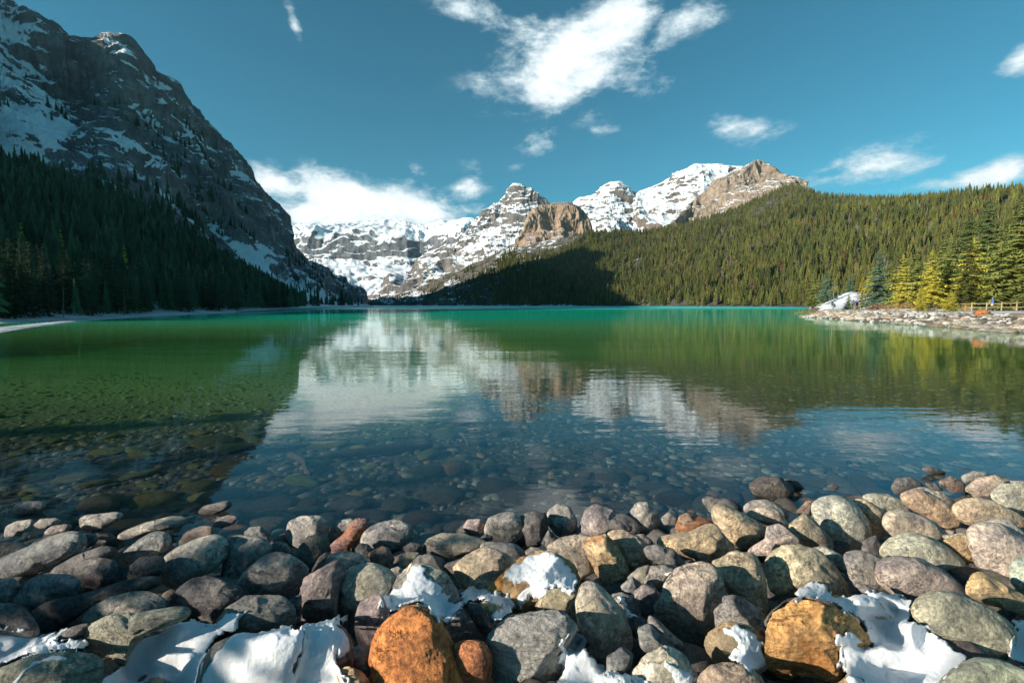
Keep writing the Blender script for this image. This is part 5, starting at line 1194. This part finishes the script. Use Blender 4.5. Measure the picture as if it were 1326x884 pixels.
while n_s < 262:
    py = g.uniform(505, 700); px = g.uniform(-20, 1346)
    P = gnd(px, py, -.2); x, y = P.x + g.uniform(-.2, .2), P.y
    if y < shore_y(x) - .1 or y > 17: continue
    if px > 900 and g.random() < .5 and py < 600: continue
    sc = g.choice([.05, .06, .08, .1, .13, .18]) * g.uniform(.8, 1.25) * (1 + max(0, y - 6) * .05)
    c = list(g.choice(SUBC)); u = g.uniform(.7, 1.5); c = tuple(min(.8, v * u) for v in c)
    if x < -1.2 and y > 5.2: c = (c[0] * 2.0, c[1] * 2.3, c[2] * 1.0)
    zone = 'the green shallows left of the cloud reflection' if (x < -1.2 and y > 5.2) else ('the shallows off the left shore' if x < -1.2 else ('the dark shallows off the middle shore' if x < 1.6 else 'the water off the right shore'))
    kind_ = ('small ' if sc < .11 else 'broad ') + ('pale' if sum(c) > 1.1 else ('reddish' if c[0] > c[2] * 1.5 and x >= -1.2 else 'dark grey'))
    sub_stone(x, y, sc * g.uniform(1, 1.7), sc * g.uniform(.7, 1), sc * g.uniform(.25, .5), g.uniform(-.6, .6) + (0 if g.random() < .7 else 1.2), c, kind_ + ' stone on the bed of ' + zone, 'stones on the lake bed', n_s); n_s += 1
# the countless smaller pebbles and stones of the bed: one mesh
def scatter(name, n, fpos, smin, smax, label, mat, seed, sub=2, flat=.45, kind='stuff'):
    gg = np.random.RandomState(seed); Vs, Fs = [], []; off = 0; U, F = ICO[sub]
    shp = [stone_shape(U, seed + i, (.1, .5)[i % 2]) for i in range(8)]
    for i in range(n):
        x, y = fpos(gg); s = smin * (smax / smin) ** (gg.rand() ** 1.8); a = gg.uniform(0, 3.14)
        S = shp[i % 8] * np.array([s * gg.uniform(1, 1.6), s, s * flat * gg.uniform(.7, 1.3)]); c_, s_ = math.cos(a), math.sin(a)
        Q = np.stack([S[:, 0] * c_ - S[:, 1] * s_, S[:, 0] * s_ + S[:, 1] * c_, S[:, 2]], -1)
        Q += np.array([x, y, 0]); Vs.append(Q); Fs.append(F + off); off += len(Q)
    V = np.concatenate(Vs); nq = len(ICO[sub][0])
    cen = V.reshape(-1, nq, 3).mean(1); zg = ground_z(cen[:, 0], cen[:, 1]); V[:, 2] += np.repeat(zg, nq)
    o = link(name, mesh_np(name, V, np.concatenate(Fs)), mat); tag(o, label, None, None, kind); return o
def pebble_mat():
    m, nt, out = new_mat('pebbles')
    geo = nt.new('ShaderNodeNewGeometry'); r_ = geo.outputs['Random Per Island']; P = geo.outputs['Position']
    c = nt.mix(r_, (.09, .08, .07), (.34, .29, .23)); r2 = nt.m('FRACT', nt.m('MULTIPLY', r_, 37.7))
    c = nt.mix(nt.ramp(r2, .85, .95), c, (.34, .20, .12)); c = nt.mix(nt.ramp(r2, .10, .03), c, (.36, .35, .28))
    xyz = nt.sep(P); gz = nt.ramp(nt.m('SUBTRACT', xyz[2], nt.ramp(xyz[0], .8, -1.2, 0, .6)), -1.0, -1.4)
    c = nt.mix(nt.m('MULTIPLY', gz, .8), c, nt.mix(r2, (.30, .33, .09), (.70, .66, .24)))
    n = nt.noise(P, 40, 5, .65); c = nt.mix(1, c, nt.mix(n, (.6, .6, .6), (1.4, 1.4, 1.4)), 'MULTIPLY')
    princ(nt, out, c, .8, nt.bump(n, .6, .01), .2); return m
PEB = pebble_mat()
def fp(gg):
    while True:
        y = 3.6 + 17 * gg.rand() ** 1.5; x = gg.uniform(-1.25, 1.3) * y
        if y > float(shore_y(x)) - .5: return x, y
scatter('pebbles', 7500, fp, .022, .095, 'countless smaller stones and pebbles covering the lake bed', PEB, 77)

def fgr(gg):
    while True:
        y = gg.uniform(1.1, 6.2); x = gg.uniform(-1.3, 1.3) * y
        if float(shore_y(x)) - y > -.3: return x, y
scatter('shore_gravel', 5200, fgr, .012, .07, 'dark gravel and grit lying deep between the shore boulders', PEB, 78)
def fside(gg):
    while True:
        sd = 1 if gg.rand() < .6 else -1; y = gg.uniform(-.5, 6.6); x = sd * (1.2 * max(y, 0) + .45 + 4.2 * gg.rand() ** 1.4)
        s_ = float(shore_y(x)) - y
        if s_ > -.2: return x, y
scatter('shore_stones', 900, fside, .07, .22, 'loose shore stones continuing to both sides of the boulder pile', PEB, 79, sub=3, flat=.75)
# sunken log and branches
def log_obj(a, b, r0, r1, label, seed, name='sunken_log', cat='log', bend=.04):
    gg = np.random.RandomState(seed); a = np.array(a); b = np.array(b); n = 26; m_ = 12; V = []; F = []; d = b - a; L = np.linalg.norm(d); d = d / L
    s1 = np.cross(d, [0, 0, 1]); s1 /= np.linalg.norm(s1); s2 = np.cross(s1, d)
    for i in range(n):
        t = i / (n - 1); r_ = (r0 * (1 - t) + r1 * t) * (1 if 0 < i < n - 1 else .6); c = a + d * L * t + s1 * math.sin(t * 5 + seed) * bend * L * .3
        for j in range(m_):
            q = 6.2832 * j / m_; rr2 = r_ * (1 + .12 * vnoise(np.array([[t * 9, j * .9, seed]]), seed)[0]); V.append(c + s1 * math.cos(q) * rr2 + s2 * math.sin(q) * rr2)
    for i in range(n - 1):
        for j in range(m_): F.append((i * m_ + j, i * m_ + (j + 1) % m_, (i + 1) * m_ + (j + 1) % m_, (i + 1) * m_ + j))
    o = link(name, mesh_np(name, V, F), DEADWOOD2); tag(o, label, cat)
DEADWOOD2 = simple_mat('sunken_wood', (.12, .10, .08), .85, 12, .4, .02)
def bedp(px, py, up=.05):
    P = gnd(px, py, -.2)
    for _ in range(5):
        zg = float(ground_z(np.array([P.x]), np.array([P.y]))[0]) + up; P = gnd(px, py, zg)
    return P
log_obj(bedp(418, 590, .1), bedp(560, 574, .1), .06, .09, 'thick dark log lying sunken on the lake bed', 1)
log_obj(bedp(597, 560, .1), bedp(608, 576, .1), .035, .03, 'short pale stick pointing at the viewer on the lake bed', 2, 'sunken_branch', 'branch')
log_obj(bedp(375, 588, .08), bedp(408, 612, .08), .06, .03, 'bent pale branch left of the sunken log on the lake bed', 3, 'sunken_branch', 'branch', .15)
0 and log_obj(bedp(300, 470, .2), bedp(380, 462, .2), .12, .1, 'far sunken trunk in the green shallows', 4, 'sunken_log')

# stones of the right spit
fm = []
for s in range(9):
    U, F = ICO[3]; S = stone_shape(U, 1500 + s, .35 + .06 * s); me = mesh_np('spit_stone', S, F); me.materials.append(M_FAR); fm.append(me)
SP = [(34.8, 26), (35.2, 30), (36, 34), (38, 40), (40.5, 47), (43, 54), (45, 61), (46.6, 67), (47.6, 72), (49, 76), (53, 80)]
SPC = [(.46, .44, .40), (.40, .39, .37), (.52, .48, .42), (.32, .31, .30), (.54, .53, .50), (.44, .36, .28)]
def spitpt(t):
    t = t * (len(SP) - 1); i = min(int(t), len(SP) - 2); f = t - i
    return SP[i][0] + (SP[i + 1][0] - SP[i][0]) * f, SP[i][1] + (SP[i + 1][1] - SP[i][1]) * f
for q in range(285):
    t = g.random() ** 1.05; x, y = spitpt(t); off = g.uniform(-.6, 3.6); x += off * .95 + g.uniform(-.3, .3); y += off * -.15 + g.uniform(-.8, .8)
    s = g.uniform(.18, .50) * (1.1 if off < 1.5 else .8)
    z = spit_z(x, y); o = link('spit_stone', fm[q % 9]); o.location = (x, y, max(z, -.15) + s * .15); o.scale = (s * g.uniform(1, 1.6), s * g.uniform(.9, 1.3), s * g.uniform(.5, .75)); o.rotation_euler = (g.uniform(-.2, .2), g.uniform(-.2, .2), g.uniform(0, 6.28))
    c = g.choice(SPC); u = g.uniform(.75, 1.15); c = tuple(v * u for v in c)
    lab, gr = ('warm tan' if c[0] > c[2] * 1.35 else ('dark grey' if c[0] < .32 else 'pale grey')) + (' big' if s > .42 else ' small') + ' stone in the rubble ' + ('at the tip of the right spit' if y > 64 else ('along the middle of the right spit' if y > 44 else 'at the broad right end of the spit')), 'stones edging the right spit'
    o.color = (*c, 1); tag(o, lab, 'stone', gr)
def fsp(gg):
    x, y = spitpt(gg.rand()); off = gg.uniform(-.9, 5.5); return x + off, y + gg.uniform(-1.5, 1.5)
def rubble_mat():
    m, nt, out = new_mat('rubble')
    r_ = nt.new('ShaderNodeNewGeometry').outputs['Random Per Island']; P = nt.new('ShaderNodeNewGeometry').outputs['Position']
    c = nt.mix(r_, (.32, .32, .31), (.60, .58, .53)); c = nt.mix(nt.ramp(nt.m('FRACT', nt.m('MULTIPLY', r_, 31.3)), .94, .99), c, (.42, .28, .16))
    n = nt.noise(P, 6, 5, .65); c = nt.mix(1, c, nt.mix(n, (.6, .6, .6), (1.35, 1.35, 1.35)), 'MULTIPLY')
    princ(nt, out, c, .85, nt.bump(n, .6, .03), .2); return m
scatter('rubble', 2600, fsp, .09, .34, 'pale rubble filling the edge of the right spit', rubble_mat(), 91, flat=.6)
for (px, py, s, lab) in [(1270, 411, .62, 'orange brown block among the pale stones at the right of the spit'), (1182, 411, .35, 'small orange stone in the pale rubble of the spit')]:
    P = gnd(px, py, .9); o = link('spit_stone', fm[2]); o.location = (P.x, P.y, spit_z(P.x, P.y) + .25); o.scale = (s, s, s * .7); o.color = (.52, .22, .08, 1); tag(o, lab, 'stone')

# ------------------------------------------------------------------ snow lying over and between the near boulders
Va, Fa = [], []; off = 0
for V, F in ALLROCK: Va.append(V); Fa.append(F + off); off += len(V)
Va = np.concatenate(Va); Fa = np.concatenate(Fa)
rock_bvh = BVHTree.FromPolygons(Va.tolist(), Fa.tolist())
SN = [
('A', 'smooth shaded snow field between dark boulders at the left edge', .055, (-100,590,0,618,140,662,260,650,330,600,400,555,470,515,580,485,655,493,600,530,510,560,400,612,330,645,250,690,400,675,432,745,300,745,150,765,0,818,-100,850)),
('A', 'thin strip of snow on the greenish boulder in the bottom left corner', .02, (40,880,90,830,170,785,250,762,320,772,300,795,200,800,130,830,80,880,60,900)),
('B', 'snow field spreading below the rugged layered boulder', .05, (-330,950,-130,800,-110,715,0,650,80,600,180,585,240,612,300,600,340,560,450,550,400,600,370,655,290,690,235,780,205,940)),
('B', 'large rounded snow cover over boulders at the bottom left', .055, (215,940,225,850,300,730,380,668,500,640,620,625,710,650,690,720,655,830,655,950)),
('C', 'snow cover with a lump beside the orange boulder on its left', .055, (-75,940,-75,830,-30,700,-30,610,30,603,190,565,205,590,150,612,200,680,192,740,150,770,125,740,140,800,185,884,190,940)),
('C', 'lumpy snow heap right behind the orange boulder', .05, (328,530,345,470,400,452,440,420,490,328,545,340,560,400,620,432,650,490,720,500,745,520,700,560,680,600,640,612,600,590,560,540,470,530,400,570,372,575,355,540)),
('D', 'narrow crumbly strip of snow between the tan boulder and the dark block', .045, (-10,480,30,432,120,450,190,470,240,490,247,550,190,592,148,612,138,570,158,520,110,505,60,500,0,530)),
('D', 'bright snow cap on the mound in the middle of the shore', .055, (183,370,240,330,340,270,400,263,470,310,520,370,547,430,520,462,460,450,400,450,370,492,320,482,300,520,270,542,250,490,300,440,300,398,240,440,213,410)),
('D', 'small tongue of snow right of the leaf shaped boulder', .03, (668,443,730,460,770,530,852,580,800,592,760,580,720,500)),
('D', 'snow patch between the big dark block and the leaf shaped boulder', .045, (440,720,460,680,530,648,590,690,600,740,640,800,700,840,780,850,860,880,885,940,395,950,470,830,460,780)),
('E', 'lumps of snow on the ochre based dark stone', .04, (498,630,560,612,640,640,680,700,702,800,640,832,560,800,498,770,558,735,598,740,578,700,520,660)),
('E', 'streak of snow on the right side of the pale speckled boulder', .02, (230,715,262,790,362,860,385,940,280,940,250,820)),
('E', 'flat patch of snow at the bottom edge left of the pale speckled boulder', .03, (-60,830,0,838,80,850,132,884,140,940,-80,940)),
('E', 'tiny cap of snow behind the rusty patched boulder', .02, (212,365,250,358,275,375,240,393)),
('F', 'big bright snow field around the golden boulder at the lower right', .055, (-120,552,0,550,80,545,150,478,210,500,260,540,300,547,345,520,425,520,500,525,572,548,560,600,560,640,620,650,700,720,800,790,760,812,660,900,620,960,310,960,290,850,255,690,330,690,408,752,355,645,270,590,180,553,60,560,0,578,-120,580)),
('F', 'bright snow patch in the corner right of the big pale green boulder', .05, (940,620,1110,655,1110,860,950,802,950,720,992,690)),
]
def biggest(F, n):
    par = np.arange(n)
    for _ in range(400):
        mn = par[F].min(1); new = par.copy(); np.minimum.at(new, F.ravel(), np.repeat(mn, F.shape[1])); new = new[new]
        if (new == par).all(): break
        par = new
    lab_, cnt = np.unique(par[F[:, 0]], return_counts=True)
    return F[par[F[:, 0]] == lab_[cnt.argmax()]]
for q, (tl, lab, th_, pts) in enumerate(SN):
    ox, oy, s = TILE[tl]; L = np.array([(ox + pts[k] / s, oy + pts[k + 1] / s) for k in range(0, len(pts), 2)])
    field = th_ >= .05 and tl in 'ABF'
    # walk over the stones under the outline and let the snow lie on them, bridging the gaps
    stp = 1.15; pad = 14
    xs = np.arange(L[:, 0].min() - pad, L[:, 0].max() + pad, stp); ys = np.arange(L[:, 1].min() - pad, L[:, 1].max() + pad, stp)
    XX_, YY_ = np.meshgrid(xs, ys); T = np.zeros_like(XX_); nx, ny = len(xs), len(ys)
    D_ = np.zeros((ny, nx, 3))
    for j in range(ny):
        for i_ in range(nx):
            d_ = ray(xs[i_], ys[j]); L_ = d_.length; D_[j, i_] = d_[:]
            h_ = rock_bvh.ray_cast(Vector(EYE), d_ / L_); gg_ = (1.2 - 2.0 - (.4 + .1)) / d_.z
            T[j, i_] = h_[3] / L_ if h_[0] is not None else np.nan
    fill = np.nanmedian(T); T = np.where(np.isnan(T), fill, T)
    def blur(A, n):
        k_ = np.exp(-.5 * (np.arange(-3 * n, 3 * n + 1) / n) ** 2); k_ /= k_.sum(); B = np.pad(A, 3 * n, 'edge')
        B = np.apply_along_axis(lambda r: np.convolve(r, k_, 'valid'), 1, B); return np.apply_along_axis(lambda r: np.convolve(r, k_, 'valid'), 0, B)
    def ero(A, n):
        B = np.pad(A, n, 'edge'); O = A.copy()
        for a_ in range(-n, n + 1):
            for b_ in range(-n, n + 1):
                if a_ * a_ + b_ * b_ <= n * n: O = np.minimum(O, B[n + a_:n + a_ + A.shape[0], n + b_:n + b_ + A.shape[1]])
        return O
    kf = 8 if field else 4
    Ts = blur(ero(T, kf), kf); w_ = .52 if field else .35; th_ = th_ * .72
    Tm = np.minimum(blur(T, 3) * (1 - w_) + Ts * w_, blur(T, 2) + .004)
    W3 = EYE + D_ * T[..., None]
    nz1 = fbm(W3 * 13 + q, 4, .6, seed=q); nz2 = fbm(W3 * 45 + 3, 3, .6, seed=q + 5); nz3 = fbm(W3 * 13 + 50, 4, .6, seed=q + 9)
    d = poly_sd(XX_ + nz1 * 9 + nz2 * 7, YY_ + nz3 * 8 - nz2 * 7, L)
    m_ = sst(blur(sst(d, -3, 5), 1), .2, .95)
    # snow keeps off steep faces that look away from the sky
    lump = nz1 * (.018 if tl in 'CDE' else .009) + nz2 * (.005 if tl in 'CDE' else .0018)
    e_ = np.sqrt(np.clip(m_, 0, 1))
    Tf = (T + .012) * (1 - e_) + (Tm - .4 * (th_ + lump)) * e_
    P3 = EYE + D_ * Tf[..., None] + np.array([0, 0, 1.0]) * ((th_ * .30 + lump) * e_)[..., None]
    Gs = P3.reshape(-1, 3); Fg = grid_faces(ny, nx)[:, ::-1]
    keep = (m_ > .01).ravel(); Fg = Fg[keep[Fg].all(1)]
    if len(Fg) == 0: continue
    tq = Tf.ravel()[Fg]; mq = m_.ravel()[Fg]
    Fg = Fg[((tq.max(1) - tq.min(1)) < .06) | (mq.min(1) > .8)]
    Fg = biggest(Fg, len(Gs))
    used = np.unique(Fg); rem = -np.ones(len(Gs), int); rem[used] = np.arange(len(used))
    o = link('snow_patch', mesh_np('snow_patch', Gs[used], rem[Fg]), SNOW); tag(o, lab, 'snow patch')
